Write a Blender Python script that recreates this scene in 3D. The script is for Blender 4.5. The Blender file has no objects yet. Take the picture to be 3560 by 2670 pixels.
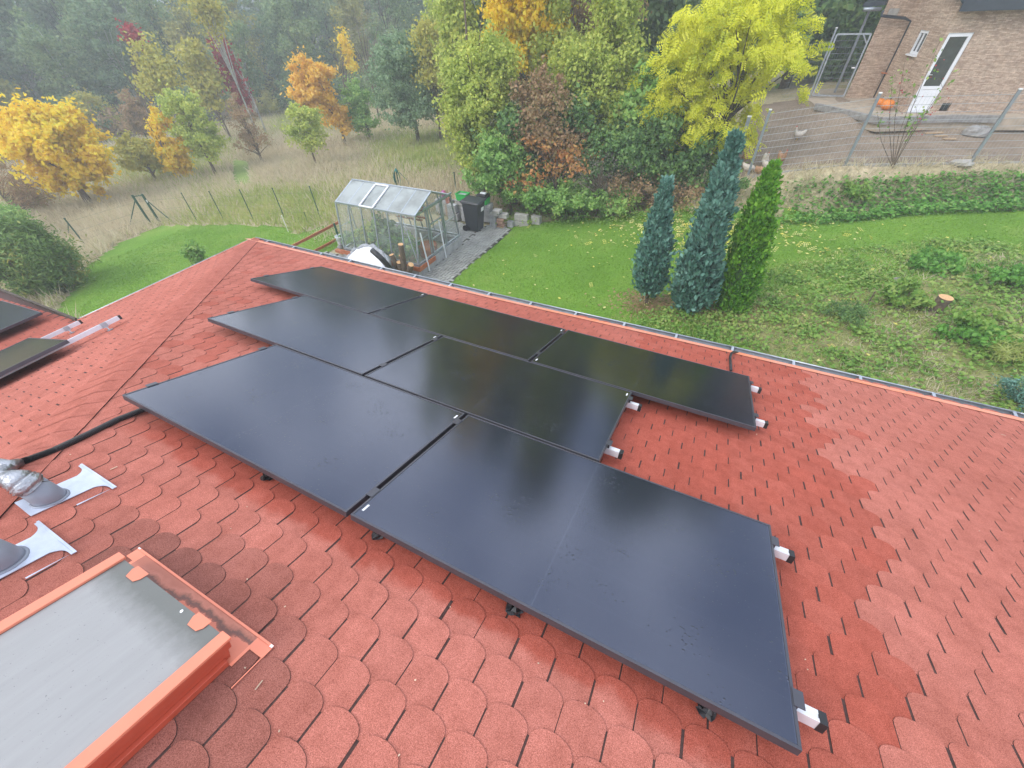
import bpy, math, random
import numpy as np
from mathutils import Vector, Matrix

# ============================================================ camera, sky, sun, exposure
scene = bpy.context.scene
col = scene.collection
B = np.array([[0.8956781615268272, 0.28796188544250123, -0.33887841993305295],
              [0.4437266932370424, -0.6291757414456092, 0.6381571186512675],
              [-0.0294491540259222, -0.7219527954851119, -0.6913153465809867]])
FPX = 1400.04
cam_d = bpy.data.cameras.new("camera")
cam_d.lens = FPX / 3560 * 36; cam_d.sensor_width = 36; cam_d.sensor_fit = 'HORIZONTAL'
cam_d.clip_start = 0.05; cam_d.clip_end = 2000
cam = bpy.data.objects.new("camera", cam_d); col.objects.link(cam)
R3 = Matrix((B[:, 0].tolist(), (-B[:, 1]).tolist(), (-B[:, 2]).tolist())).transposed()
cam.matrix_world = R3.to_4x4()
scene.camera = cam

SUN_EL, SUN_ROT = math.radians(42), math.radians(215)
world = bpy.data.worlds.new("World"); scene.world = world
world.use_nodes = True
wn = world.node_tree; wn.nodes.clear()
w_out = wn.nodes.new('ShaderNodeOutputWorld'); w_bg = wn.nodes.new('ShaderNodeBackground')
sky = wn.nodes.new('ShaderNodeTexSky'); sky.sky_type = 'NISHITA'; sky.sun_disc = False
sky.sun_elevation = SUN_EL; sky.sun_rotation = SUN_ROT; sky.dust_density = 4.0; sky.air_density = 1.0; sky.ozone_density = 1.0
w_tc = wn.nodes.new('ShaderNodeTexCoord'); w_no = wn.nodes.new('ShaderNodeTexNoise')
w_no.inputs['Scale'].default_value = 3.2; w_no.inputs['Detail'].default_value = 4; w_no.inputs['Roughness'].default_value = .5
w_rp = wn.nodes.new('ShaderNodeValToRGB'); w_mx = wn.nodes.new('ShaderNodeMix'); w_mx.data_type = 'RGBA'
w_rp.color_ramp.elements[0].position = .40; w_rp.color_ramp.elements[0].color = (3.0, 3.7, 5.2, 1)
w_rp.color_ramp.elements[1].position = .62; w_rp.color_ramp.elements[1].color = (13.0, 13.4, 14.2, 1)
w_mx.inputs[0].default_value = .82
wn.links.new(w_tc.outputs['Generated'], w_no.inputs['Vector']); wn.links.new(w_no.outputs[0], w_rp.inputs[0])
wn.links.new(sky.outputs[0], w_mx.inputs[6]); wn.links.new(w_rp.outputs[0], w_mx.inputs[7])
wn.links.new(w_mx.outputs[2], w_bg.inputs['Color']); w_bg.inputs['Strength'].default_value = 0.15
wn.links.new(w_bg.outputs[0], w_out.inputs[0])

sun_d = bpy.data.lights.new("sun", 'SUN'); sun_d.energy = 1.0; sun_d.angle = math.radians(20); sun_d.color = (1, .96, .9)
sun = bpy.data.objects.new("sun", sun_d); col.objects.link(sun)
sd = Vector((math.sin(SUN_ROT) * math.cos(SUN_EL), math.cos(SUN_ROT) * math.cos(SUN_EL), math.sin(SUN_EL)))
sun.rotation_euler = sd.to_track_quat('Z', 'Y').to_euler()
scene.view_settings.view_transform = 'Standard'; scene.view_settings.look = 'None'
scene.view_settings.exposure = 0.62; scene.view_settings.gamma = 1.0
scene.cycles.max_bounces = 6; scene.cycles.transparent_max_bounces = 8; scene.cycles.volume_bounces = 1
scene.cycles.use_denoising = True

rng = np.random.default_rng(7); random.seed(7)

# ============================================================ measuring helpers (photo display pixels 2212x1659 -> rays)
S = 1.6094
def ray(x, y):
    return B @ np.array([(x * S - 1780) / FPX, (y * S - 1335) / FPX, 1.0])
def c5(x, y): return ((1100 + x * .3617) / S, (550 + y * .3617) / S)
def c3(x, y): return ((2200 + x * .6148) / S, y * .6148 / S)
def c1(x, y): return (x * .5425 / S, y * .5425 / S)
def AZ(p, z): r = ray(*p); return r * (z / r[2])
def AY(p, y): r = ray(*p); return r * (y / r[1])
def AX(p, x): r = ray(*p); return r * (x / r[0])
def AP(p, Q, n): r = ray(*p); return r * ((np.array(Q) @ np.array(n)) / (r @ np.array(n)))
def pr(P):
    c = B.T @ np.array(P, float); return np.array([(1780 + FPX * c[0] / c[2]) / S, (1335 + FPX * c[1] / c[2]) / S])
def HT(G, p, hmax=14):
    hs = np.linspace(.05, hmax, 700); e = [np.hypot(*(pr(G + np.array([0, 0, h])) - p)) for h in hs]; return float(hs[int(np.argmin(e))])

def sstep(a, b, x): t = np.clip((x - a) / (b - a), 0, 1); return t * t * (3 - 2 * t)
def yfence(x): return np.interp(x, [-3, .48, 2.93, 6.09, 24], [14.8, 15.58, 16.11, 17.37, 24.5])
def zg(x, y):
    x = np.asarray(x, float); y = np.asarray(y, float)
    z = np.interp(x, [-400, -70, -45, -28, -20, -14, -11.6, -8, -6.4, -5, 3, 8, 20, 60], [-7.6, -7.6, -7.5, -7.0, -6.6, -6.15, -6.04, -6.04, -6.03, -5.85, -5.0, -4.55, -3.6, -2.0])
    d = (y - yfence(x)) * .93
    zr = np.interp(x, [-3, .4, 3, 30], [-4.9, -4.3, -3.87, -3.7]) + .42 * sstep(3.2, 4.6, d)
    k = sstep(-1.15, 0, d) * sstep(-1.6, .3, x)
    z = z * (1 - k) + np.maximum(zr, z) * k
    z = z + 1.0 * sstep(15, 30, y) * sstep(-16, -4, x) * (1 - sstep(-1.6, .3, x))
    r = np.hypot(x, y)
    z = z + np.clip(r - 62, 0, 120) * .085
    z = z + .05 * np.sin(x * 1.3 + .7 * y) * np.sin(.9 * y - .4 * x) * sstep(9, 12, np.abs(y) + np.abs(x) * .3)
    return z
def G(x, y, n=40):
    z = -6.0
    for _ in range(n):
        p = AZ((x, y), z); z = .5 * z + .5 * float(zg(p[0], p[1]))
    return np.array([p[0], p[1], float(zg(p[0], p[1]))])

# ============================================================ mesh helpers
MW = {}
class MB:
    def __init__(s): s.v = []; s.f = []; s.m = []
    def add(s, V, F, mi=0):
        o = len(s.v); s.v += [tuple(map(float, q)) for q in V]; s.f += [tuple(i + o for i in f) for f in F]; s.m += [mi] * len(F); return s
    def box(s, c, size, M=None, mi=0, taper=1.0):
        hx, hy, hz = [q / 2 for q in size]; V = []
        for sx, sy, sz in ((-1,-1,-1),(1,-1,-1),(1,1,-1),(-1,1,-1),(-1,-1,1),(1,-1,1),(1,1,1),(-1,1,1)):
            k = taper if sz > 0 else 1.0
            p = np.array([sx * hx * k, sy * hy * k, sz * hz])
            if M is not None: p = np.array(M) @ p
            V.append(p + np.array(c))
        return s.add(V, [(0,3,2,1),(4,5,6,7),(0,1,5,4),(1,2,6,5),(2,3,7,6),(3,0,4,7)], mi)
    def bar(s, a, b, w, h=None, up=(0,0,1), mi=0):
        a = np.array(a, float); b = np.array(b, float); h = h or w; d = b - a; L = np.linalg.norm(d); d /= L
        up = np.array(up, float)
        if abs(d @ up) > .97 * np.linalg.norm(up): up = np.array([1., 0, 0])
        x = np.cross(d, up); x /= np.linalg.norm(x); z = np.cross(x, d)
        return s.box((a + b) / 2, (w, L, h), np.stack([x, d, z], 1), mi)
    def tube(s, P, r, n=8, mi=0, caps=True):
        P = [np.array(p, float) for p in P]; m = len(P)
        if np.isscalar(r): r = [r] * m
        V = []; prev = None
        for i in range(m):
            d = (P[min(i+1, m-1)] - P[max(i-1, 0)]); d /= (np.linalg.norm(d) + 1e-9)
            u = prev - d * (prev @ d) if prev is not None else (np.array([0, 0, 1.]) - d * d[2] if abs(d[2]) < .9 else np.array([1., 0, 0]) - d * d[0])
            u /= (np.linalg.norm(u) + 1e-9); prev = u; w = np.cross(d, u)
            for k in range(n):
                a = 2 * math.pi * k / n; V.append(P[i] + r[i] * (math.cos(a) * u + math.sin(a) * w))
        F = [(i*n+k, i*n+(k+1)%n, (i+1)*n+(k+1)%n, (i+1)*n+k) for i in range(m-1) for k in range(n)]
        if caps: F += [tuple(range(n-1, -1, -1)), tuple((m-1)*n + k for k in range(n))]
        return s.add(V, F, mi)
    def lathe(s, c, prof, n=20, mi=0, sx=1, sy=1):
        V = []; m = len(prof)
        for r, z in prof:
            for k in range(n):
                a = 2 * math.pi * k / n; V.append((c[0] + r * math.cos(a) * sx, c[1] + r * math.sin(a) * sy, c[2] + z))
        F = [(i*n+k, i*n+(k+1)%n, (i+1)*n+(k+1)%n, (i+1)*n+k) for i in range(m-1) for k in range(n)]
        F += [tuple(range(n-1, -1, -1)), tuple((m-1)*n + k for k in range(n))]
        return s.add(V, F, mi)
    def poly(s, pts, thick, n=(0,0,1), mi=0):
        pts = [np.array(p, float) for p in pts]; n = np.array(n, float) * thick; k = len(pts)
        return s.add(pts + [p - n for p in pts], [tuple(range(k)), tuple(range(2*k-1, k-1, -1))] + [(i, i+k, (i+1) % k + k, (i+1) % k) for i in range(k)], mi)
    def build(s, name, mats, parent=None, smooth=False, local=False, origin=None, bevel=0):
        V = np.array(s.v, float).reshape(-1, 3)
        if parent is not None and not local:
            Mi = np.array(MW[parent.name].inverted()); V = V @ Mi[:3, :3].T + Mi[:3, 3]
        if origin is not None: V = V - np.array(origin)
        me = bpy.data.meshes.new(name); me.from_pydata(V.tolist(), [], s.f)
        for m in (mats if isinstance(mats, (list, tuple)) else [mats]): me.materials.append(m)
        if any(s.m): me.polygons.foreach_set('material_index', s.m)
        if smooth: me.polygons.foreach_set('use_smooth', [True] * len(s.f))
        me.update()
        o = bpy.data.objects.new(name, me); col.objects.link(o)
        if parent is not None: o.parent = parent; MW[o.name] = MW[parent.name]
        if origin is not None: o.location = tuple(map(float, origin)); MW[o.name] = Matrix.Translation(Vector(origin))
        elif parent is None: MW[o.name] = Matrix.Identity(4)
        if bevel:
            b = o.modifiers.new('bevel', 'BEVEL'); b.width = bevel; b.segments = 2; b.limit_method = 'ANGLE'
        return o

def np_mesh(name, V, k, mat, rnd=None, parent=None, smooth=False, extra=None):
    V = np.ascontiguousarray(V, dtype=np.float32); n = len(V) // k
    me = bpy.data.meshes.new(name); me.vertices.add(len(V)); me.vertices.foreach_set('co', V.ravel())
    me.loops.add(n * k); me.loops.foreach_set('vertex_index', np.arange(n * k, dtype=np.int32))
    me.polygons.add(n); me.polygons.foreach_set('loop_start', np.arange(0, n * k, k, dtype=np.int32))
    me.update(calc_edges=True)
    if rnd is None: rnd = rng.random(n)
    a = me.attributes.new('rnd', 'FLOAT', 'FACE'); a.data.foreach_set('value', np.asarray(rnd, np.float32))
    me.materials.append(mat)
    o = bpy.data.objects.new(name, me); col.objects.link(o)
    if parent is not None: o.parent = parent; MW[o.name] = MW[parent.name]
    return o

def tag(o, label=None, cat=None, group=None, kind=None):
    if label: o['label'] = label
    if cat: o['category'] = cat
    if group: o['group'] = group
    if kind: o['kind'] = kind
    return o
def thing(name, label, cat, loc=(0,0,0), M=None, group=None):
    o = bpy.data.objects.new(name, None); col.objects.link(o); o.empty_display_size = .1
    mw = Matrix.Translation(Vector(tuple(map(float, loc))))
    if M is not None: mw = mw @ Matrix([list(map(float, r)) for r in M]).to_4x4()
    o.location = mw.to_translation(); o.rotation_euler = mw.to_euler(); MW[o.name] = mw
    return tag(o, label, cat, group)
def copy_tree(o, parent=None):
    c = o.copy(); col.objects.link(c); c.parent = parent
    for ch in o.children: copy_tree(ch, c)
    return c
def struct(o, label=None): o['kind'] = 'structure'; return o

# ============================================================ materials
def newmat(name):
    m = bpy.data.materials.new(name); m.use_nodes = True; nt = m.node_tree
    return m, nt, nt.nodes['Principled BSDF'], nt.nodes['Material Output']
def nd(nt, t, **kw):
    n = nt.nodes.new('ShaderNode' + t)
    for k, v in kw.items(): setattr(n, k, v)
    return n
def ramp(nt, src, stops):
    r = nd(nt, 'ValToRGB'); e = r.color_ramp.elements
    e.remove(e[1])
    for i, (p, c) in enumerate(stops):
        q = e[0] if i == 0 else e.new(p)
        q.position = p; q.color = (*c, 1) if len(c) == 3 else c
    nt.links.new(src, r.inputs[0]); return r
def noise(nt, scale, detail=3, rough=.5, vec=None, coord='Object'):
    n = nd(nt, 'TexNoise'); n.inputs['Scale'].default_value = scale; n.inputs['Detail'].default_value = detail; n.inputs['Roughness'].default_value = rough
    if vec is None:
        tc = nd(nt, 'TexCoord'); vec = tc.outputs[coord]
    nt.links.new(vec, n.inputs['Vector']); return n
def mix(nt, f, a, b, blend='MIX'):
    m = nd(nt, 'Mix', data_type='RGBA', blend_type=blend)
    for i, v in ((0, f), (6, a), (7, b)):
        if hasattr(v, 'is_linked') or hasattr(v, 'links'): nt.links.new(v, m.inputs[i])
        elif i == 0: m.inputs[0].default_value = v
        else: m.inputs[i].default_value = (*v, 1)
    return m.outputs[2]
def math_n(nt, op, a, b=None, c=None, clamp=False):
    m = nd(nt, 'Math', operation=op); m.use_clamp = clamp
    for i, v in enumerate((a, b, c)):
        if v is None: continue
        if isinstance(v, (int, float)): m.inputs[i].default_value = v
        else: nt.links.new(v, m.inputs[i])
    return m.outputs[0]
def sc(c, k): return tuple(min(1, q * k) for q in c)
def mat(name, c, rough=.6, metal=0, var=.12, nscale=8, bump=0, bscale=60, spec=.5, c2=None, coord='Object', detail=4):
    m, nt, p, out = newmat(name)
    n = noise(nt, nscale, detail, .6, coord=coord)
    r = ramp(nt, n.outputs[0], [(.3, sc(c, 1 - var)), (.7, c2 if c2 else sc(c, 1 + var))])
    nt.links.new(r.outputs[0], p.inputs['Base Color'])
    p.inputs['Roughness'].default_value = rough; p.inputs['Metallic'].default_value = metal; p.inputs['Specular IOR Level'].default_value = spec
    if bump:
        b = nd(nt, 'Bump'); b.inputs['Strength'].default_value = bump; b.inputs['Distance'].default_value = .01
        n2 = noise(nt, bscale, 5, .6, coord=coord); nt.links.new(n2.outputs[0], b.inputs['Height']); nt.links.new(b.outputs[0], p.inputs['Normal'])
    return m
def leafmat(name, cols, trans=.3, nscale=.7, rough=.55):
    m, nt, p, out = newmat(name)
    at = nd(nt, 'Attribute', attribute_name='rnd')
    n = noise(nt, nscale, 2, .5)
    v = math_n(nt, 'ADD', math_n(nt, 'MULTIPLY', at.outputs['Fac'], .55), math_n(nt, 'MULTIPLY', math_n(nt, 'SUBTRACT', n.outputs[0], .28), 1.05), clamp=True)
    k = len(cols); r = ramp(nt, v, [(i / (k - 1) * .9 + .05, c) for i, c in enumerate(cols)])
    nt.links.new(r.outputs[0], p.inputs['Base Color']); p.inputs['Roughness'].default_value = rough; p.inputs['Specular IOR Level'].default_value = .25
    t = nd(nt, 'BsdfTranslucent'); nt.links.new(r.outputs[0], t.inputs['Color'])
    ms = nd(nt, 'MixShader'); ms.inputs[0].default_value = trans
    nt.links.new(p.outputs[0], ms.inputs[1]); nt.links.new(t.outputs[0], ms.inputs[2]); nt.links.new(ms.outputs[0], out.inputs[0])
    return m

# ---- shingle material
def shingle_mat(name, band):
    m, nt, p, out = newmat(name)
    tone = nd(nt, 'Attribute', attribute_name='tone'); dirt = nd(nt, 'Attribute', attribute_name='dirt'); rn = nd(nt, 'Attribute', attribute_name='rnd')
    tc = nd(nt, 'TexCoord'); t = tone.outputs['Fac']
    if band:
        sep = nd(nt, 'SeparateXYZ'); nt.links.new(tc.outputs['Object'], sep.inputs[0])
        nn = noise(nt, 5, 3, .55, tc.outputs['Object'])
        yy = math_n(nt, 'ADD', sep.outputs[1], math_n(nt, 'MULTIPLY', math_n(nt, 'SUBTRACT', nn.outputs[0], .5), .22))
        mr = nd(nt, 'MapRange'); mr.interpolation_type = 'SMOOTHSTEP'
        for i, v in ((1, .33), (2, .39), (3, 0), (4, 1)): mr.inputs[i].default_value = v
        nt.links.new(yy, mr.inputs[0])
        xl = nd(nt, 'MapRange'); xl.interpolation_type = 'SMOOTHSTEP'
        for i, v in ((1, -3.1), (2, -2.5), (3, 0), (4, 1)): xl.inputs[i].default_value = v
        nt.links.new(sep.outputs[0], xl.inputs[0])
        yl = nd(nt, 'MapRange')
        for i, v in ((1, 3.5), (2, 3.9), (3, 1), (4, .45)): yl.inputs[i].default_value = v
        nt.links.new(sep.outputs[1], yl.inputs[0])
        xr = nd(nt, 'MapRange')
        for i, v in ((1, .55), (2, .8), (3, 1), (4, 0)): xr.inputs[i].default_value = v
        nt.links.new(sep.outputs[0], xr.inputs[0])
        bm = math_n(nt, 'MULTIPLY', math_n(nt, 'MULTIPLY', mr.outputs[0], xl.outputs[0]), math_n(nt, 'MULTIPLY', yl.outputs[0], xr.outputs[0]))
        t = math_n(nt, 'MAXIMUM', t, bm)
    big = noise(nt, 1.1, 4, .6, tc.outputs['Object'])
    light = ramp(nt, big.outputs[0], [(.3, (.42, .136, .098)), (.7, (.48, .168, .126))]).outputs[0]
    dark = ramp(nt, big.outputs[0], [(.3, (.355, .082, .053)), (.7, (.41, .102, .069))]).outputs[0]
    c = mix(nt, t, light, dark)
    c = mix(nt, math_n(nt, 'MULTIPLY', dirt.outputs['Fac'], .75), c, (.17, .075, .06))
    v = math_n(nt, 'ADD', .94, math_n(nt, 'MULTIPLY', rn.outputs['Fac'], .12))
    gr = noise(nt, 330, 3, .75, tc.outputs['Object'])
    g = ramp(nt, gr.outputs[0], [(.33, (.50, .45, .42)), (.5, (1, 1, 1)), (.68, (1.45, 1.55, 1.6))])
    c = mix(nt, 1.0, c, g.outputs[0], 'MULTIPLY')
    st = noise(nt, 14, 5, .65, tc.outputs['Object'])
    g2 = ramp(nt, st.outputs[0], [(.3, (.84, .80, .78)), (.6, (1.03, 1.03, 1.03))]); c = mix(nt, 1.0, c, g2.outputs[0], 'MULTIPLY')
    mps = nd(nt, 'Mapping'); mps.inputs['Scale'].default_value = (9, 1.1, 1.1) if band else (1.1, 9, 1.1); nt.links.new(tc.outputs['Object'], mps.inputs[0])
    sk_ = noise(nt, 1, 5, .7, mps.outputs[0]); g3 = ramp(nt, sk_.outputs[0], [(.28, (.90, .885, .88)), (.5, (1, 1, 1)), (.72, (1.03, 1.04, 1.05))]); c = mix(nt, 1.0, c, g3.outputs[0], 'MULTIPLY')
    vm = nd(nt, 'HueSaturation'); nt.links.new(c, vm.inputs['Color']); nt.links.new(v, vm.inputs['Value'])
    nt.links.new(vm.outputs[0], p.inputs['Base Color']); p.inputs['Roughness'].default_value = .95; p.inputs['Specular IOR Level'].default_value = .12
    b = nd(nt, 'Bump'); b.inputs['Strength'].default_value = .55; b.inputs['Distance'].default_value = .002
    nt.links.new(gr.outputs[0], b.inputs['Height']); nt.links.new(b.outputs[0], p.inputs['Normal'])
    return m
M_sh = shingle_mat('shingle_main', True); M_sh2 = shingle_mat('shingle_side', False)
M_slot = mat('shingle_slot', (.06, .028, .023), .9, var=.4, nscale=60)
M_salmon = mat('painted_flashing', (.80, .25, .15), .45, var=.06, nscale=5, bump=.05)
M_salmon_old = None
M_red = mat('red_side_metal', (.50, .085, .045), .4, var=.08)
M_galv = mat('galvanised', (.42, .46, .50), .38, .7, var=.18, nscale=14, bump=.05, bscale=30)
M_gutin = mat('gutter_zinc', (.20, .225, .25), .5, .5, var=.2, nscale=9)
M_alu = mat('aluminium', (.72, .72, .76), .32, .85, var=.06)
M_aluw = mat('bright_aluminium', (.78, .78, .82), .45, .35, var=.05)
M_blackp = mat('black_plastic', (.018, .018, .02), .45, var=.2)
M_frame = mat('black_frame', (.085, .085, .10), .35, .5, var=.1)
M_label = mat('white_sticker', (.8, .8, .8), .5, var=.03)
M_foil = mat('duct_tape_foil', (.42, .43, .46), .28, .85, var=.15, nscale=20, bump=.8, bscale=45)
M_lead = mat('zinc_flashing', (.60, .65, .76), .42, .35, var=.14, nscale=10, bump=.1, bscale=25)
M_pipe = mat('grey_pipe', (.27, .29, .34), .5, .2, var=.1)
M_wall = mat('render_wall', (.55, .50, .42), .85, var=.08, bump=.3)
M_concrete = mat('concrete', (.36, .36, .36), .9, var=.25, nscale=7, bump=.5, bscale=40)
M_conc2 = mat('concrete_pale', (.36, .345, .32), .9, var=.22, nscale=9, bump=.5, bscale=40)
M_brick = mat('old_brick', (.36, .22, .16), .9, var=.25, nscale=12, bump=.5)
M_green = mat('green_metal', (.02, .085, .055), .5, var=.15)
M_gplastic = mat('green_plastic', (.03, .42, .08), .4, var=.08)
M_bin = mat('bin_plastic', (.035, .038, .045), .42, var=.15, nscale=5)
M_white = mat('white_paint', (.78, .80, .84), .45, var=.04)
M_tarp = mat('white_tarp', (.74, .76, .80), .5, var=.1, nscale=5, bump=.6, bscale=14)
M_tarpg = mat('grey_tarp_rim', (.33, .34, .36), .55, var=.25, nscale=14, bump=.9, bscale=22)
M_wood = mat('orange_wood', (.40, .13, .055), .6, var=.2, nscale=12)
M_plank = mat('raw_plank', (.42, .30, .19), .8, var=.2, nscale=20)
M_bark = mat('bark', (.14, .105, .075), .9, var=.4, nscale=14, bump=.9, bscale=30)
M_barkpale = mat('birch_bark', (.42, .41, .38), .85, var=.45, nscale=5, bump=.5)
M_barkdk = mat('dark_bark', (.075, .06, .045), .9, var=.4, nscale=10)
M_cut = mat('cut_wood', (.60, .36, .17), .75, var=.2, nscale=25)
M_steel = mat('fence_steel', (.30, .33, .37), .45, .6, var=.15)
M_wire = mat('galvanised_wire', (.40, .42, .43), .5, .4, var=.08)
M_pumpkin = mat('pumpkin_skin', (.75, .22, .02), .45, var=.2, nscale=20)
M_stone = mat('stone', (.27, .26, .25), .9, var=.3, nscale=6, bump=.6)
M_dark = mat('dark_opening', (.01, .01, .012), .6, var=.1)
M_hen = mat('white_feathers', (.62, .55, .47), .8, var=.2, nscale=20)
M_henb = mat('brown_feathers', (.40, .22, .12), .8, var=.35, nscale=20)
M_comb = mat('red_comb', (.5, .04, .03), .6)
M_beak = mat('yellow_leg', (.55, .35, .08), .6)
M_hose = mat('green_hose', (.01, .16, .13), .35, var=.1)
M_roof2 = mat('slate_roof', (.03, .04, .055), .4, var=.15)
M_terr = mat('terrace_paving', (.40, .33, .25), .85, var=.2, nscale=4, bump=.4)
M_terracotta = mat('terracotta', (.45, .16, .07), .7, var=.15)

# cover of the roof window: weathered grey sheet with streaks
def cover_mat():
    m, nt, p, out = newmat('weathered_cover'); tc = nd(nt, 'TexCoord')
    mp = nd(nt, 'Mapping'); mp.inputs['Scale'].default_value = (34, 4, 4); nt.links.new(tc.outputs['Object'], mp.inputs[0])
    n = noise(nt, 1, 4, .6, mp.outputs[0]); n2 = noise(nt, 6, 5, .7, tc.outputs['Object'])
    c = ramp(nt, n.outputs[0], [(.3, (.315, .31, .305)), (.7, (.35, .345, .34))]).outputs[0]
    c = mix(nt, math_n(nt, 'MULTIPLY', ramp(nt, n2.outputs[0], [(.55, (0, 0, 0)), (.8, (1, 1, 1))]).outputs[0], .4), c, (.33, .33, .32))
    sep = nd(nt, 'SeparateXYZ'); nt.links.new(tc.outputs['Object'], sep.inputs[0])
    n3 = noise(nt, 24, 5, .7, tc.outputs['Object'])
    mr = nd(nt, 'MapRange')
    for i, v in ((1, -.10), (2, -.012), (3, 0), (4, 1)): mr.inputs[i].default_value = v
    nt.links.new(math_n(nt, 'ADD', sep.outputs[1], math_n(nt, 'MULTIPLY', math_n(nt, 'SUBTRACT', n3.outputs[0], .5), .07)), mr.inputs[0])
    c = mix(nt, math_n(nt, 'MULTIPLY', mr.outputs[0], .8), c, (.12, .125, .11))
    sp = noise(nt, 130, 2, .5, tc.outputs['Object'])
    c = mix(nt, ramp(nt, sp.outputs[0], [(.70, (0, 0, 0)), (.74, (1, 1, 1))]).outputs[0], c, (.2, .2, .2))
    nt.links.new(c, p.inputs['Base Color']); p.inputs['Roughness'].default_value = .62; p.inputs['Metallic'].default_value = 0
    b = nd(nt, 'Bump'); b.inputs['Strength'].default_value = .15; b.inputs['Distance'].default_value = .002; nt.links.new(n.outputs[0], b.inputs['Height']); nt.links.new(b.outputs[0], p.inputs['Normal'])
    return m
M_cover = cover_mat()
def apron_mat():
    m, nt, p, out = newmat('stained_apron'); tc = nd(nt, 'TexCoord'); sep = nd(nt, 'SeparateXYZ'); nt.links.new(tc.outputs['Object'], sep.inputs[0])
    n3 = noise(nt, 26, 6, .75, tc.outputs['Object']); n4 = noise(nt, 7, 2, .5, tc.outputs['Object'])
    f = math_n(nt, 'ADD', sep.outputs[1], math_n(nt, 'ADD', math_n(nt, 'MULTIPLY', math_n(nt, 'SUBTRACT', n3.outputs[0], .5), .05), math_n(nt, 'MULTIPLY', math_n(nt, 'SUBTRACT', n4.outputs[0], .5), .07)))
    r = ramp(nt, math_n(nt, 'MULTIPLY', math_n(nt, 'ADD', math_n(nt, 'SUBTRACT', f, math_n(nt, 'MULTIPLY', sep.outputs[0], .045)), .003), 10), [(.0, (.66, .20, .12)), (.26, (.68, .21, .13)), (.30, (.26, .09, .06)), (.40, (.15, .07, .055)), (.48, (.36, .13, .085)), (.58, (.50, .18, .12)), (.75, (.42, .14, .09))])
    nt.links.new(r.outputs[0], p.inputs['Base Color']); p.inputs['Roughness'].default_value = .5
    return m
M_apron = apron_mat()

def glass_panel_mat():
    m, nt, p, out = newmat('solar_glass'); tc = nd(nt, 'TexCoord')
    sep = nd(nt, 'SeparateXYZ'); nt.links.new(tc.outputs['Object'], sep.inputs[0])
    def lines(src, step, w, off=0):
        a = math_n(nt, 'MODULO', math_n(nt, 'ADD', src, off + 10 * step), step)
        return math_n(nt, 'MULTIPLY', math_n(nt, 'LESS_THAN', a, w), 1.0)
    l = math_n(nt, 'MAXIMUM', lines(sep.outputs[1], .168, .0022, .02), lines(sep.outputs[0], .920, .006, .0))
    l = math_n(nt, 'MAXIMUM', l, math_n(nt, 'MULTIPLY', lines(sep.outputs[0], .0166, .0012), .25))
    n = noise(nt, 2.2, 3, .5, tc.outputs['Object'])
    base = ramp(nt, n.outputs[0], [(.3, (.0065, .007, .012)), (.7, (.011, .0115, .018))]).outputs[0]
    c = mix(nt, math_n(nt, 'MULTIPLY', l, .55), base, (.045, .05, .066))
    # rain drops
    vo = nd(nt, 'TexVoronoi'); vo.inputs['Scale'].default_value = 55; nt.links.new(tc.outputs['Object'], vo.inputs['Vector'])
    nm = noise(nt, 3.5, 3, .6, tc.outputs['Object'])
    rad = math_n(nt, 'MULTIPLY', ramp(nt, nm.outputs[0], [(.42, (0, 0, 0)), (.70, (1, 1, 1))]).outputs[0], .40)
    d = math_n(nt, 'SUBTRACT', rad, vo.outputs['Distance']); dm = math_n(nt, 'MULTIPLY', d, 6, clamp=True)
    c = mix(nt, math_n(nt, 'MULTIPLY', dm, .4), c, (.06, .063, .075))
    nt.links.new(c, p.inputs['Base Color'])
    p.inputs['IOR'].default_value = 2.0; p.inputs['Specular Tint'].default_value = (.68, .76, 1.0, 1)
    ro = math_n(nt, 'ADD', .13, math_n(nt, 'MULTIPLY', noise(nt, 1.5, 3, .5, tc.outputs['Object']).outputs[0], .08))
    nt.links.new(ro, p.inputs['Roughness'])
    b = nd(nt, 'Bump'); b.inputs['Strength'].default_value = .6; b.inputs['Distance'].default_value = .002; nt.links.new(dm, b.inputs['Height'])
    nt.links.new(b.outputs[0], p.inputs['Normal'])
    return m
M_glass = glass_panel_mat()

def clear_glass(name, tint, alpha, rough=.15):
    m, nt, p, out = newmat(name); n = noise(nt, 1.6, 4, .6)
    r = ramp(nt, n.outputs[0], [(.3, sc(tint, .9)), (.7, tint)]); nt.links.new(r.outputs[0], p.inputs['Base Color'])
    p.inputs['Roughness'].default_value = rough
    fa = math_n(nt, 'MULTIPLY', n.outputs[0], 2 * alpha, clamp=True); nt.links.new(fa, p.inputs['Alpha'])
    return m
M_gh_roof = clear_glass('greenhouse_roof_sheet', (.34, .37, .36), .90, .5)
M_gh_wall = clear_glass('greenhouse_glass', (.52, .58, .53), .12, .1)
M_pane = mat('window_pane', (.03, .04, .04), .08, var=.3, spec=.8)

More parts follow.
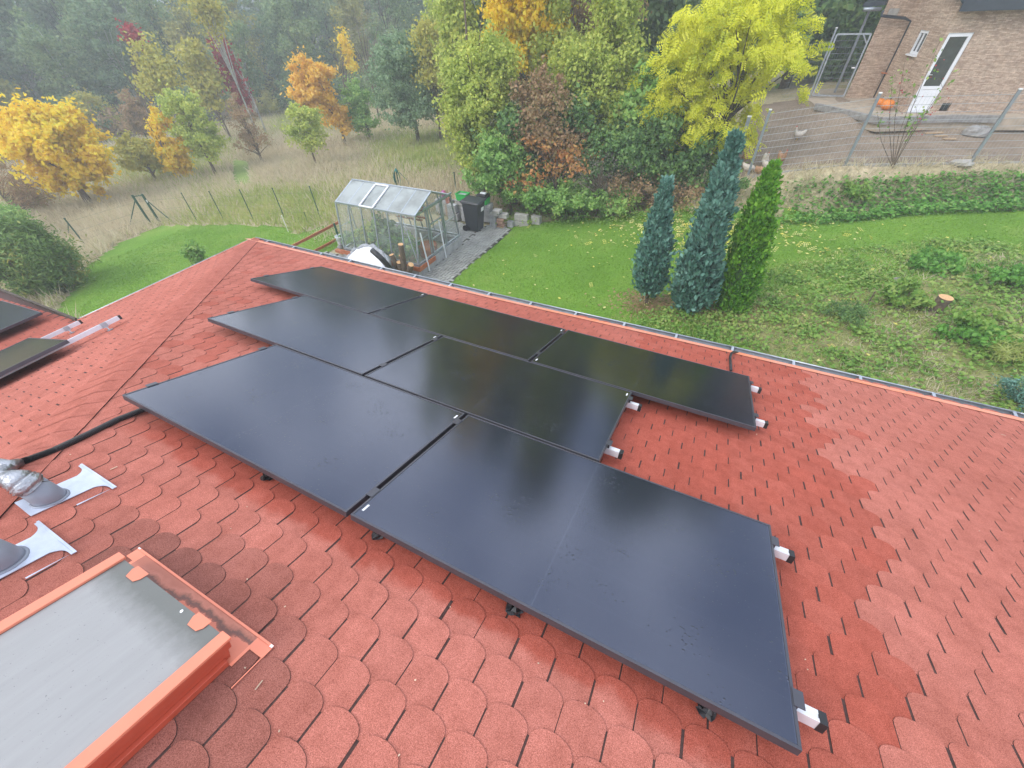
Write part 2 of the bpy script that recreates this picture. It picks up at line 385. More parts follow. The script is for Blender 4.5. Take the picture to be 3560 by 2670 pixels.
# ---- stone cladding of the neighbour's house
def clad_mat():
    m, nt, p, out = newmat('stone_cladding'); tc = nd(nt, 'TexCoord')
    mp = nd(nt, 'Mapping'); mp.inputs['Scale'].default_value = (1, 1, 1)
    sep = nd(nt, 'SeparateXYZ'); nt.links.new(tc.outputs['Object'], sep.inputs[0])
    h = math_n(nt, 'ADD', sep.outputs[0], math_n(nt, 'MULTIPLY', sep.outputs[1], .8))
    cb = nd(nt, 'CombineXYZ'); nt.links.new(h, cb.inputs[0]); nt.links.new(sep.outputs[2], cb.inputs[1])
    br = nd(nt, 'TexBrick'); br.inputs['Scale'].default_value = 1; br.inputs['Brick Width'].default_value = .19; br.inputs['Row Height'].default_value = .032
    br.inputs['Mortar Size'].default_value = .004; br.inputs['Color1'].default_value = (.66, .54, .43, 1); br.inputs['Color2'].default_value = (.40, .29, .22, 1); br.inputs['Mortar'].default_value = (.30, .23, .18, 1)
    nt.links.new(cb.outputs[0], br.inputs['Vector'])
    n = noise(nt, 9, 4, .7, tc.outputs['Object'])
    c = mix(nt, 1.0, br.outputs[0], ramp(nt, n.outputs[0], [(.3, (.72, .68, .66)), (.7, (1.2, 1.15, 1.1))]).outputs[0], 'MULTIPLY')
    nt.links.new(c, p.inputs['Base Color']); p.inputs['Roughness'].default_value = .85
    b = nd(nt, 'Bump'); b.inputs['Strength'].default_value = .6; b.inputs['Distance'].default_value = .02; nt.links.new(br.outputs['Fac'], b.inputs['Height']); b.invert = True
    nt.links.new(b.outputs[0], p.inputs['Normal'])
    return m
M_clad = clad_mat()

def ground_mat(name, stops, scale=1.0, fine=30, fstops=((.3, (.6, .6, .6)), (.7, (1.35, 1.35, 1.3))), bump=.5):
    m, nt, p, out = newmat(name); tc = nd(nt, 'TexCoord')
    n = noise(nt, scale, 6, .65, tc.outputs['Object']); c = ramp(nt, n.outputs[0], stops).outputs[0]
    f = noise(nt, fine, 6, .8, tc.outputs['Object']); c = mix(nt, 1.0, c, ramp(nt, f.outputs[0], list(fstops)).outputs[0], 'MULTIPLY')
    nt.links.new(c, p.inputs['Base Color']); p.inputs['Roughness'].default_value = .95; p.inputs['Specular IOR Level'].default_value = .1
    b = nd(nt, 'Bump'); b.inputs['Strength'].default_value = bump; b.inputs['Distance'].default_value = .05; nt.links.new(f.outputs[0], b.inputs['Height']); nt.links.new(b.outputs[0], p.inputs['Normal'])
    return m
M_meadow = ground_mat('meadow_ground', [(.30, (.22, .24, .11)), (.45, (.40, .35, .22)), (.6, (.50, .42, .29)), (.75, (.32, .31, .16))], .35, 9)
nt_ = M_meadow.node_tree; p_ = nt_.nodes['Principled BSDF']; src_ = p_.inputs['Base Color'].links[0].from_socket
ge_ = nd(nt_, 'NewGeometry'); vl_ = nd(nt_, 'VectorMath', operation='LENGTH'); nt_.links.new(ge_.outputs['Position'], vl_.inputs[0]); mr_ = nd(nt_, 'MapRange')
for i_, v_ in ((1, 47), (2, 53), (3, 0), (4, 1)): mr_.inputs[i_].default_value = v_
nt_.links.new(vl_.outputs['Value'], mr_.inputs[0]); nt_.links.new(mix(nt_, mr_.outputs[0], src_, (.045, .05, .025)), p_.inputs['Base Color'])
M_lawn = ground_mat('lawn_grass', [(.25, (.10, .20, .028)), (.5, (.14, .27, .038)), (.75, (.22, .32, .07))], .5, 22, ((.3, (.55, .6, .5)), (.7, (1.4, 1.35, 1.3))))
M_soil = ground_mat('run_soil', [(.3, (.21, .16, .12)), (.7, (.34, .27, .21))], 1.2, 18)
M_weed = ground_mat('weedy_soil', [(.3, (.15, .23, .05)), (.5, (.27, .25, .12)), (.66, (.18, .26, .06))], 1.5, 16)
M_path = ground_mat('mown_strip', [(.3, (.17, .25, .07)), (.7, (.25, .32, .10))], .8, 14)
M_paver = mat('paver_stone', (.30, .30, .275), .85, var=.3, nscale=2.2, bump=.4, bscale=40)
M_joint = mat('sand_joint', (.07, .065, .05), .95, var=.2)

# leaves
L = {}
def LM(k, *c, **kw): L[k] = leafmat('leaf_' + k, list(c), **kw)
LM('maple', (0.651, 0.396, 0.020), (0.903, 0.638, 0.030), (0.960, 0.792, 0.060), (0.693, 0.660, 0.080), trans=.45)
LM('orange', (.70, .40, .04), (.90, .62, .08), (.86, .55, .10), (.88, .68, .18), trans=.45)
LM('ygreen', (.40, .36, .05), (.56, .50, .09), (.46, .48, .11), (.62, .50, .10), trans=.4)
LM('green', (0.125, 0.250, 0.062), (0.225, 0.413, 0.100), (0.325, 0.512, 0.138), (0.475, 0.575, 0.163), trans=.38)
LM('paleg', (0.266, 0.348, 0.066), (0.435, 0.534, 0.109), (0.580, 0.646, 0.142), (0.749, 0.720, 0.175), trans=.42)
LM('grayg', (0.127, 0.218, 0.115), (0.207, 0.322, 0.172), (0.276, 0.402, 0.218), (0.368, 0.471, 0.253), trans=.35)
LM('dark', (0.053, 0.120, 0.038), (0.105, 0.210, 0.068), (0.195, 0.330, 0.098), (0.300, 0.405, 0.120))
LM('brown', (.22, .20, .08), (.36, .25, .13), (.48, .30, .18), (.36, .42, .14), trans=.4)
LM('rust', (.22, .20, .06), (.58, .24, .09), (.68, .38, .14), (.28, .30, .08), trans=.4, nscale=2)
LM('crimson', (.26, .02, .025), (.42, .04, .055), (.50, .08, .08))
LM('locust', (0.336, 0.422, 0.036), (0.627, 0.661, 0.045), (0.829, 0.821, 0.072), (0.784, 0.775, 0.108), trans=.45, nscale=.9)
LM('cypress', (.045, .12, .10), (.09, .22, .17), (.15, .31, .25), (.24, .42, .34), trans=.12, nscale=2)
LM('thuja', (0.036, 0.127, 0.012), (0.096, 0.276, 0.022), (0.180, 0.402, 0.035), (0.264, 0.494, 0.060), trans=.15, nscale=2)
LM('ivy', (.05, .15, .02), (.11, .29, .045), (.18, .40, .07), (.32, .46, .13), nscale=2.5)
LM('weed', (0.099, 0.202, 0.035), (0.168, 0.323, 0.055), (0.277, 0.423, 0.090), (0.395, 0.403, 0.140), nscale=1.5)
LM('forest1', (0.121, 0.187, 0.083), (0.187, 0.286, 0.121), (0.275, 0.363, 0.154), (0.374, 0.418, 0.165), trans=.4, nscale=.25)
LM('forest2', (0.084, 0.156, 0.072), (0.144, 0.240, 0.114), (0.216, 0.312, 0.144), (0.288, 0.360, 0.168), trans=.35, nscale=.25)
LM('forest3', (.22, .24, .07), (.34, .34, .10), (.42, .40, .11), (.52, .44, .13), trans=.4, nscale=.25)
LM('twig', (.22, .19, .16), (.32, .28, .24), (.40, .35, .30), trans=.1)
LM('dry', (.44, .38, .25), (.58, .50, .35), (.70, .62, .45), (.44, .44, .24), trans=.35, nscale=.35)
LM('drygreen', (0.230, 0.322, 0.070), (0.345, 0.437, 0.110), (0.460, 0.483, 0.170), (0.529, 0.506, 0.220), trans=.35, nscale=.35)
LM('grass', (0.096, 0.207, 0.020), (0.160, 0.315, 0.030), (0.235, 0.391, 0.050), (0.352, 0.445, 0.090), trans=.35, nscale=.45)
LM('fallen', (.66, .56, .08), (.80, .72, .18), (.78, .72, .34), (.52, .34, .10), nscale=3)
LM('bush', (.07, .14, .04), (.14, .24, .06), (.21, .33, .09), (.42, .34, .08), nscale=.8)

# ============================================================ our house and its shingled roof
CR = -1.6212; NR = np.array([0, .30488, .95239]); TS = .30488 / .95239
def zr(y): return (CR - NR[1] * y) / NR[2]
def RP(x, y, h=0.0):   # point on the main roof slope, h above it
    return np.array([x, y, zr(y)]) + NR * h
def RPX(p, h=0.0): return AP(p, RP(0, 0, h), NR)
HX, HY = -7.66, 4.36; KX = (4.25, -3.93)      # hip corner and its plan direction
SL = .294
def zl(x): return zr(HY) + SL * (x - HX)
NL = np.array([-SL, 0, 1.0]); NL /= np.linalg.norm(NL)
def LP(x, y, h=0.0): return np.array([x, y, zl(x)]) + NL * h
def hip_y(x): return HY + (x - HX) * KX[1] / KX[0]
EAVE = [(-7.66, 4.34), (-2.62, 4.40), (.66, 4.56), (3.31, 4.62), (9, 4.80)]
def yeave(x): return float(np.interp(x, [e[0] for e in EAVE], [e[1] for e in EAVE]))
YRG = -2.2; XAP = HX + (HY - YRG) * KX[0] / -KX[1]

house = thing('house', 'red shingled hip roof house that the solar panels stand on', 'house', (0, -2, -6.0))
wl_ = MB(); wl_.box((.9, -2.2, -4.85), (15.4, 12.2, 2.9)); wl_.build('wall', M_wall, house)

def tabs(name, P, nrm, keep, tonef, phase, s0, s1, x0, x1, pw, ph, matl, parent, side_slots=True, slotw=.0075):
    """rows of round-ended shingle tabs: P(a, s) world point for a along the eave, s = horizontal distance down the slope"""
    V = []; F = []; T = []; D = []; MI = []; RN = []
    sl = ph * .69
    for i in range(int((s0 - phase[1]) / ph) - 1, int((s1 - phase[1]) / ph) + 2):
        ys = phase[1] + i * ph
        off = phase[0] + (pw / 2 if i % 2 else 0)
        for j in range(int((x0 - off) / pw) - 1, int((x1 - off) / pw) + 2):
            xc = off + (j + .5) * pw
            if not keep(xc, ys + ph * .5): continue
            w = (pw - slotw) / 2 + rng.normal(0, .0008); jx = rng.normal(0, .0012); tip = ys + ph * 1.02 + rng.normal(0, .0012)
            prof = [(-w, ys - ph * .5), (-w, ys + sl)]
            prof += [(-w * math.cos(t), ys + sl + (tip - ys - sl) * math.sin(t) ** .9) for t in np.linspace(.22, math.pi - .22, 9)]
            prof += [(w, ys + sl), (w, ys - ph * .5)]
            top0 = ys - ph * .5; lift = rng.random() * .0012 + (.003 if rng.random() < .05 else 0)
            o = len(V); k = len(prof)
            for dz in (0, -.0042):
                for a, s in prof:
                    if dz and s > ys + sl: s += .0016 * (s - ys - sl) / (tip - ys - sl) + .0002; a *= 1.008  # flared dark edge: asphalt rim with the contact shadow built into its shape
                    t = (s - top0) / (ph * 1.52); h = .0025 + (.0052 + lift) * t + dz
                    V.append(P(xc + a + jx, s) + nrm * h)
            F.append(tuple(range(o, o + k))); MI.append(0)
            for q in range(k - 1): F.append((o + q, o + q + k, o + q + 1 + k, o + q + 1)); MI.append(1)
            tn, dr = tonef(xc, ys + ph * .5); r_ = rng.random()
            for q in range(k): T.append(tn); D.append(dr); RN.append(r_)
            # dark bottom of the slot on the right-hand side of this tab
            xs = xc + pw / 2
            if keep(xs, ys + sl * .5):
                o = len(V)
                for a, s in ((xs - slotw * .8, ys - ph * .02), (xs - slotw * .8, ys + sl * 1.02), (xs + slotw * .8, ys + sl * 1.02), (xs + slotw * .8, ys - ph * .02)):
                    t = (s - (top0 + ph)) / (ph * 1.52); V.append(P(a, s) + nrm * (.0025 + .0052 * (.05 + max(t, -.33) + .33) + .0004))
                F.append((o, o + 1, o + 2, o + 3)); MI.append(1); T.append(0); D.append(0); RN.append(.5)
    me = bpy.data.meshes.new(name); me.from_pydata([tuple(v) for v in V], [], F)
    for nm, arr in (('tone', T), ('dirt', D), ('rnd', RN)):
        at = me.attributes.new(nm, 'FLOAT', 'FACE'); at.data.foreach_set('value', np.array(arr, np.float32))
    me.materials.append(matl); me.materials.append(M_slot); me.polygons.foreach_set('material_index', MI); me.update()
    o = bpy.data.objects.new(name, me); col.objects.link(o); o.parent = parent
    o.matrix_parent_inverse = MW[parent.name].inverted(); MW[o.name] = Matrix.Identity(4)
    return o

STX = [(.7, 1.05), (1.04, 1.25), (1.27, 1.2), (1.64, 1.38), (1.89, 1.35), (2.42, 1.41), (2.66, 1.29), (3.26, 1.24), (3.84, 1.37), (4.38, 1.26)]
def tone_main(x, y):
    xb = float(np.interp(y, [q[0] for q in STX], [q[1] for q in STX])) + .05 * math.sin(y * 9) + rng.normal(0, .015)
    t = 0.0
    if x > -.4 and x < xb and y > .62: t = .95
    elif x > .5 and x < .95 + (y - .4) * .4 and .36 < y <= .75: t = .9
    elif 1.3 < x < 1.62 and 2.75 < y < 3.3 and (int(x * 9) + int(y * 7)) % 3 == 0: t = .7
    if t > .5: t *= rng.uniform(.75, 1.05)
    if x < -2.4 and y > .5 and rng.random() < .06: t = .55
    if -3.9 < x < -3.0 and .8 < y < 1.4 and rng.random() < .35: t = .5
    if x < -3.6 and y > 2.2 and t == 0: t = .1
    d = max(0, 1 - math.hypot((x + 1.35) / .62, (y + .12) / .36)) * 1.6 + max(0, 1 - math.hypot((x + 1.0) / .35, (y + .3) / .28)) * 1.0
    d += max(0, .5 - abs(x + 1.9) * 1.2) * (1 if y < 0 else 0)
    return t, float(np.clip(d * (.6 + .7 * rng.random()), 0, .9))
TANL = -KX[1] / KX[0]
def keep_main(x, y): return x > HX + (HY - y) / TANL + .10 and y < yeave(x) - .035 and y > YRG + .1 and x < 8.8
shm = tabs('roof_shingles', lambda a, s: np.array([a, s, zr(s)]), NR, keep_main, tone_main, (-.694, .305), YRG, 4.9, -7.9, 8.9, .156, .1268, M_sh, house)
mb = MB()   # decking under the shingles, main slope
ev = EAVE
mb.poly([RP(HX, HY), *[RP(x, y) for x, y in ev[1:]], RP(9, YRG), RP(XAP, YRG)][::-1] if False else [RP(XAP, YRG), RP(9, YRG)] + [RP(x, y) for x, y in ev[::-1]], .05, NR)
zrg = zr(YRG)
mb.poly([(XAP, YRG, zrg), (9, YRG, zrg), (9, 2 * YRG - 4.6, zr(4.6)), (HX, 2 * YRG - 4.34, zr(4.34))][::-1], .05, (0, 0, 1))
mb.poly([LP(HX, HY), LP(HX, 2 * YRG - HY), LP(XAP, YRG)][::-1], .05, NL)
mb.build('roof_decking', M_slot, house)
def keep_left(b, s):   # b = -y , s = -x  (down slope)
    x, y = -s, -b
    return x > HX + .05 and y < hip_y(x) - .20 and y > -1.6 and x < XAP
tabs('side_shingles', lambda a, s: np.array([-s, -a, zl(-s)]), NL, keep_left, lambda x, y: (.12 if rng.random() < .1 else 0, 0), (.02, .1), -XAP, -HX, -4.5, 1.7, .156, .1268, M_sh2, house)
mb = MB()   # hip cap: folded strip along the hip
d = np.array([KX[0], KX[1]]) / np.hypot(*KX)
for k in range(60):
    t0, t1 = k * .155, (k + 1) * .155 + .02
    a = np.array([HX, HY]) + d * t0; b = np.array([HX, HY]) + d * t1
    if b[0] > XAP: break
    pm = np.array([-d[1], d[0]])       # towards the main slope side (+x +y)
    jit = rng.normal(0, .0015)
    for (q0, q1, h0) in ((a, b, .013),):
        A0 = RP(*(q0 + pm * .12), .0115); A1 = RP(*(q1 + pm * .12 + jit), .0105 + .003)
        R0 = np.array([q0[0], q0[1], zl(q0[0]) + .014]); R1 = np.array([q1[0], q1[1], zl(q1[0]) + .017])
        C0 = LP(*(q0 - pm * .21), .012); C1 = LP(*(q1 - pm * .21), .014)
        E0 = RP(*(q0 + pm * .12), .000); E1 = RP(*(q1 + pm * .12 + jit), .0)
        mb.add([A0, A1, R1, R0, C1, C0], [(0, 1, 2, 3), (3, 2, 4, 5)]); mb.add([A0, A1, E1, E0], [(3, 2, 1, 0)], 1)
hc = mb.build('hip_cap', [M_sh2, M_slot], house)
for nm, v in (('tone', .1), ('dirt', 0.0), ('rnd', .5)):
    at = hc.data.attributes.new(nm, 'FLOAT', 'FACE'); at.data.foreach_set('value', np.full(len(hc.data.polygons), v, np.float32))
# porch roof beyond the left gutter end
PS = .13; NPP = np.array([-PS, 0, 1.0]); NPP /= np.linalg.norm(NPP); YP = 1.46
def PPt(x, y, h=0): return np.array([x, y, zl(HX) + PS * (x - HX)]) + NPP * h
mb = MB(); mb.poly([PPt(HX, YP), PPt(-12.5, YP + .22), PPt(-12.5, -8), PPt(HX, -8)], .06, NPP); mb.build('porch_decking', M_slot, house)
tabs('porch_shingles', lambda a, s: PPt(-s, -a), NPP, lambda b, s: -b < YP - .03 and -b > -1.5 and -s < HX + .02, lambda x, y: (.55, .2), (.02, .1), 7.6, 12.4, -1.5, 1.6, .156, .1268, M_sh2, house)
mb = MB(); mb.bar(PPt(HX + .02, YP, .02), PPt(-12.5, YP + .22, .02), .03, .05); mb.build('porch_edge', M_barkdk, house)
# eave flashing + gutters
mb = MB(); mbo = MB(); gi = MB(); lip = MB()
def gut(P0, P1, out, nseg, rad=.062):
    """half round gutter from P0 to P1, out = horizontal unit vector away from the roof"""
    P0 = np.array(P0); P1 = np.array(P1); V = []; n = 9
    for p in (P0, P1):
        for rr in (rad, rad + .003):
            for k in range(n):
                a = math.pi * k / (n - 1); V.append(p + out * (rad - rr * math.cos(a)) + np.array([0, 0, -rr * math.sin(a)]))
    F = []
    for k in range(n - 1):
        F.append((k, k + 1, 2 * n + k + 1, 2 * n + k)); F.append((n + k, 3 * n + k, 3 * n + k + 1, n + k + 1))
    gi.add(V, F); lip.tube([P0 + out * 2 * rad, P1 + out * 2 * rad], .0095, 8)
for (x0, y0), (x1, y1) in zip(EAVE[:-1], EAVE[1:]):
    y0 -= .12; y1 -= .12; n = max(2, int((x1 - x0) / .5))
    for k in range(n):
        a = x0 + (x1 - x0) * k / n; b = x0 + (x1 - x0) * (k + 1) / n; ya = y0 + (y1 - y0) * k / n; yb = y0 + (y1 - y0) * (k + 1) / n
        mb.add([RP(a, ya - .015, .0145), RP(b, yb - .015, .0145), RP(b, yb + .085, .010), RP(a, ya + .085, .010), RP(a, ya + .10, -.03), RP(b, yb + .10, -.03)], [(0, 3, 2, 1), (3, 4, 5, 2)])
    ga = np.array([x0, y0 + .075, zr(y0 + .08) - .015]); gb = np.array([x1, y1 + .075, zr(y1 + .08) - .015])
    gut(ga, gb, np.array([0, 1.0, 0]), 1)
def keep_main(x, y): return True
mb.build('eave_flashing', mat('patchy_eave_paint', (.82, .36, .26), .5, nscale=2.6, var=.05, c2=(.82, .24, .10)), house)
gi.build('gutter', M_gutin, house, smooth=True)
gt = lip.build('gutter_lip', M_galv, house, smooth=True)
for k in range(22):
    x = -7.3 + k * .66
    y = yeave(x) - .12
    b_ = MB(); p = np.array([x, y + .07, zr(y + .08) - .011])
    b_.bar(p, p + np.array([0, .135, 0]), .028, .004); b_.bar(p + np.array([0, .128, .004]), p + np.array([0, .128, -.03]), .028, .006)
    b_.build('gutter_bracket', M_galv, house)
gi = MB(); lip = MB()
gut(np.array([HX + .06, HY - .05, zl(HX) - .01]), np.array([HX + .06, YP + .02, zl(HX) - .01]), np.array([-1.0, 0, 0]), 1)
gi.build('side_gutter', M_gutin, house, smooth=True); lip.build('side_gutter_lip', M_galv, house, smooth=True)
b_ = MB(); b_.bar(LP(HX + .05, HY, .012), LP(HX + .05, YP, .012), .05, .006, NL); b_.build('side_eave_strip', M_salmon, house)
for y in (3.6, 2.95, 2.3, 1.7):
    b_ = MB(); b_.box((HX, y, zl(HX) - .006), (.14, .028, .005)); b_.build('gutter_bracket', M_galv, house)

# ============================================================ solar panels
PH = .13     # top of the panels above the shingles
PL, PW, PT = 1.8563, 1.06, .035
U = np.array([1.0, 0, 0]); Vd = np.cross(NR, U); Vd /= np.linalg.norm(Vd)   # Vd points up-slope? fixed below
if Vd[1] < 0: Vd = -Vd           # down-slope (away from camera)
MR = np.stack([U, Vd, NR], 1)
P0 = np.array([-4.90613652, 3.54350633, -2.70013365])
def solar_panel(label, loc, M, plen, pwid, long_axis=0, group='solar panels on the main roof slope', stick=((1, 0), (0, 1))):
    """local frame: x 0..plen, y 0..pwid, top at z=0"""
    t = thing('solar_panel', label, 'solar panel', loc, M, group)
    f = MB(); e = .011
    for (cx, cy, sx, sy) in ((plen/2, e/2, plen, e), (plen/2, pwid - e/2, plen, e), (e/2, pwid/2, e, pwid - 2*e), (plen - e/2, pwid/2, e, pwid - 2*e)):
        f.box((cx, cy, -PT / 2), (sx, sy, PT))
    f.build('frame', M_frame, t, local=True, bevel=.0012)
    g = MB(); g.box((plen/2, pwid/2, -.0055), (plen - 2*e, pwid - 2*e, .006)); g.build('glass', M_glass, t, local=True)
    b = MB(); b.box((plen/2, pwid/2, -.030), (plen - 2*e - .004, pwid - 2*e - .004, .006)); b.box((plen * .5, pwid * .8, -.04), (.1, .06, .016)); b.build('back_sheet', M_blackp, t, local=True)
    for sx, sy in stick:
        s = MB(); s.box((e + .018 + sx * (plen - 2*e - .036), .07 + sy * (pwid - .14), -.0018), (.011, .042, .001)); s.build('serial_sticker', M_label, t, local=True)
    return t
GAPX, GAPY = .0252, .0170
rows = [('furthest row by the gutter', 0, 3, 0), ('middle row', .9491, 2, 1), ('row nearest the camera', 1.8837, 2, 2)]
pos_names = {3: ('left', 'middle', 'right'), 2: ('left', 'right')}
for rn, off, n, rI in rows:
    for i in range(n):
        x = P0[0] + off + i * (PL + GAPX); top = P0 - Vd * (rI * (PW + GAPY) + PW); loc = np.array([x, top[1], top[2]])
        extra = {}.get((rI, i), '')
        st = [((1, 1),), ((1, 1),), ((0, 0),)][i] if rI == 0 else (((1, 1),) if i == 0 else (((0, 0), ) if rI == 2 else ((1, 1),)))
        solar_panel(f'{pos_names[n][i]} black solar panel of the {rn} {extra}'.strip(), loc, MR, PL, PW, stick=st)
# clamps between and at the ends of the panels belong to the rails
def rail(label, y, x0, x1, clamps, feet, ends, cap=True, rvis=True):
    t = thing('mounting_rail', label, 'mounting rail', RP(x0, y, 0), None, 'aluminium rails under the solar panels')
    r = MB(); h = PH - PT - .022
    for dh, ww in ((.020, .040), (-.018, .040)): pass
    r.box(RP((x0 + x1) / 2, y, h), (x1 - x0, .040, .040), MR)
    r.box(RP((x0 + x1) / 2, y - .013, h + .0215), (x1 - x0, .013, .004), MR); r.box(RP((x0 + x1) / 2, y + .013, h + .0215), (x1 - x0, .013, .004), MR)
    r.build('profile', M_aluw, t)
    c = MB(); c.box(RP(x1 + .0125, y, h + .001), (.025, .0445, .047), MR); c.build('end_cap', M_blackp, t)
    for cx in clamps:
        c = MB(); c.box(RP(cx, y, PH + .0015), (GAPX + .014 if cx < ends[1] - .01 and cx > ends[0] + .01 else .034, .062, .003), MR); c.box(RP(cx, y, PH - .02), (.012, .03, .04), MR)
        c.build('clamp', M_frame, t)
    for fx in feet:
        c = MB(); b0 = RP(fx, y - .0, .004); c.tube([RP(fx, y, .0), RP(fx, y, h)], .006, 8); f_ = c.build('hanger_bolt', M_galv, t, smooth=True)
        d_ = MB(); d_.lathe((0, 0, 0), [(.001, .0), (.034, .0), (.036, .008), (.022, .016), (.012, .024), (.001, .024)], 14)
        d_.v = [tuple(RP(fx, y, .008) + MR @ np.array(v)) for v in d_.v]; d_.build('rubber_washer', M_blackp, f_, smooth=True)
    return t
spec = [('A', P0[0], 3, (2.70, 3.36)), ('B', P0[0] + .9491, 2, (1.68, 2.36)), ('C', P0[0] + 1.8837, 2, (.60, 1.34))]
rl = {'A': ('far', 'the row by the gutter'), 'B': ('middle', 'the middle row'), 'C': ('near', 'the nearest row')}
for nm, xs, n, ys in spec:
    xe = xs + n * PL + (n - 1) * GAPX
    cl = [xs - .008] + [xs + i * (PL + GAPX) - GAPX / 2 for i in range(1, n)] + [xe + .010]
    for q, y in enumerate(ys):
        lab = f'aluminium mounting rail under {rl[nm][1]} of panels, its {"upslope" if q == 0 else "downslope"} one'
        ft = np.arange(xs + .12, xe, .98) if nm != 'A' else np.concatenate([[xs + .10], np.arange(xs + .95, xe, .98)])
        rail(lab, y, xs + .03, xe + .085, cl, ft, (xs, xe))
# crumpled black foot wraps seen under the nearest row
for p in ((580, 1031), (823, 1155), (1112, 1318), (1524, 1536)):
    q = RPX(p, .01); b_ = MB()
    b_.lathe((0, 0, 0), [(.004, 0), (.030, .002), (.036, .012), (.024, .022), (.028, .032), (.012, .046), (.003, .048)], 11)
    b_.v = [tuple(q + MR @ (np.array(v) * (1 + .25 * rng.normal()))) for v in b_.v]
    lab = {580: 'crumpled black foot under the left near panel', 823: 'crumpled black foot by the seam of the near panels', 1112: 'crumpled black foot midway under the right near panel', 1524: 'crumpled black foot near the front right panel corner'}[p[0]]
    tag(b_.build('roof_foot', M_blackp, origin=q), lab, 'roof foot', 'black feet under the panel edge')
# left slope panels
ML = np.stack([np.array([0, 1.0, 0]), -np.cross(np.array([0, 1.0, 0]), NL) * -1, NL], 1)
ux = np.array([1, 0, SL]); ux /= np.linalg.norm(ux); ML = np.stack([ux, np.array([0, 1.0, 0]), NL], 1)
solar_panel('dark solar panel on the left roof slope above the long silver rail', LP(-6.93, .86 - PW, PH), ML, 1.64, PW, group='solar panels beyond the hip', stick=())
solar_panel('second dark solar panel on the left roof slope, behind the first', LP(-6.93, .86 - 2 * PW - .02, PH), ML, 1.64, PW, group='solar panels beyond the hip', stick=())
upx = np.array([1, 0, PS]); upx /= np.linalg.norm(upx); MP = np.stack([upx, np.array([0, 1.0, 0]), NPP], 1)
solar_panel('grey solar panel on the porch roof at the left edge', PPt(-9.85, 1.33 - PW, .14), MP, 1.62, PW, group='solar panels beyond the hip', stick=())
def side_rail(label, x, y0, y1, feet):
    t = thing('mounting_rail', label, 'mounting rail', LP(x, y1), None, 'rails on the left slope')
    r = MB(); h = .072; r.box(LP(x, (y0 + y1) / 2, h), (.042, y1 - y0, .04), ML); r.box(LP(x - .013, (y0 + y1) / 2, h + .0215), (.013, y1 - y0, .004), ML); r.box(LP(x + .013, (y0 + y1) / 2, h + .0215), (.013, y1 - y0, .004), ML)
    r.build('profile', M_aluw, t)
    c = MB(); c.box(LP(x, y1 + .012, h), (.044, .024, .045), ML); c.build('end_cap', M_blackp, t)
    for fy in feet:
        c = MB(); c.tube([LP(x + .05, fy, 0), LP(x + .03, fy, h)], .006, 8); c.box(LP(x + .015, fy, h), (.05, .05, .052), ML); c.box(LP(x + .05, fy, .012), (.06, .05, .006), ML); c.build('bracket', M_galv, t)
side_rail('long silver rail sticking out beside the dark left slope panel', -5.60, -1.2, 1.37, (1.22, .1))
side_rail('silver rail behind the long one, nearer the left gutter', -6.72, -1.2, 1.29, (1.15, .0))

# ============================================================ roof window, vent pipes, conduit, hose
def RB(mb_, x0, x1, y0, y1, h0, h1, mi=0): mb_.box(RP((x0 + x1) / 2, (y0 + y1) / 2, (h0 + h1) / 2), (x1 - x0, (y1 - y0) / .95239, h1 - h0), MR, mi); return mb_
win = thing('roof_window', 'roof window with grey weathered cover and orange metal frame', 'roof window', RP(-1.42, -.13))
WX0, WX1, WY0, WY1 = -1.765, -1.083, -1.35, -.13
b_ = MB(); RB(b_, WX0 + .046, WX1 - .046, WY0, WY1 - .002, .085, .100); b_.build('cover_sheet', M_cover, win)
for x0, x1, sgn in ((WX0, WX0 + .045, -1), (WX1 - .045, WX1, 1)):
    b_ = MB(); RB(b_, x0, x1, WY0, WY1 + .004, .100, .112); f_ = b_.build('frame_top', M_salmon, win, bevel=.002)
    b_ = MB(); xo = x1 if sgn > 0 else x0
    RB(b_, min(xo - .012 * sgn, xo), max(xo - .012 * sgn, xo), WY0, WY1 - .003, .066, .099)
    RB(b_, min(xo - .020 * sgn, xo - .004 * sgn), max(xo - .020 * sgn, xo - .004 * sgn), WY0, WY1 - .012, .036, .065)
    RB(b_, min(xo - .02 * sgn, xo + .012 * sgn), max(xo - .02 * sgn, xo + .012 * sgn), WY0, WY1 - .03, .008, .035); b_.build('frame_side', M_red, win, bevel=.002)
b_ = MB(); RB(b_, WX0 + .01, WX1 - .01, WY1 - .03, WY1 - .012, .008, .084); b_.build('frame_front', M_red, win)
for xc in (-1.61, -1.232):
    b_ = MB(); pts = [(-.036, -.006), (-.022, -.034), (.024, -.034), (.036, -.016), (.036, .012), (-.034, .012)]
    b_.poly([RP(xc + a, WY1 - .004 + b * .95, .1035 + (.0012 if b < 0 else 0)) for a, b in pts], .002, NR); b_.build('retaining_clip', M_salmon, win)
b_ = MB(); RB(b_, -1.775, -1.072, -.165, -.058, .010, .0125); b_.build('apron_flashing', M_apron, win)
b_ = MB()
for x0, x1, s in ((-1.835, -1.79, -1), (-1.060, -.995, 1)):
    RB(b_, min(x0, x1), max(x0, x1), -.098, -.052, .0103, .0123)
b_.poly([RP(-1.072, -.058, .0126), RP(-1.06, -.052, .0126), RP(-1.06, -.16, .0126), RP(-1.072, -.16, .0126)][::-1], .002, NR)
b_.poly([RP(-1.79, -.052, .0126), RP(-1.775, -.058, .0126), RP(-1.775, -.13, .0126), RP(-1.79, -.13, .0126)], .002, NR)
RB(b_, -1.000, -.996, -.20, -.098, .0105, .0125)
RB(b_, -1.835, -.995, -.060, -.052, .0128, .0148)
b_.build('side_flashing', M_salmon, win)
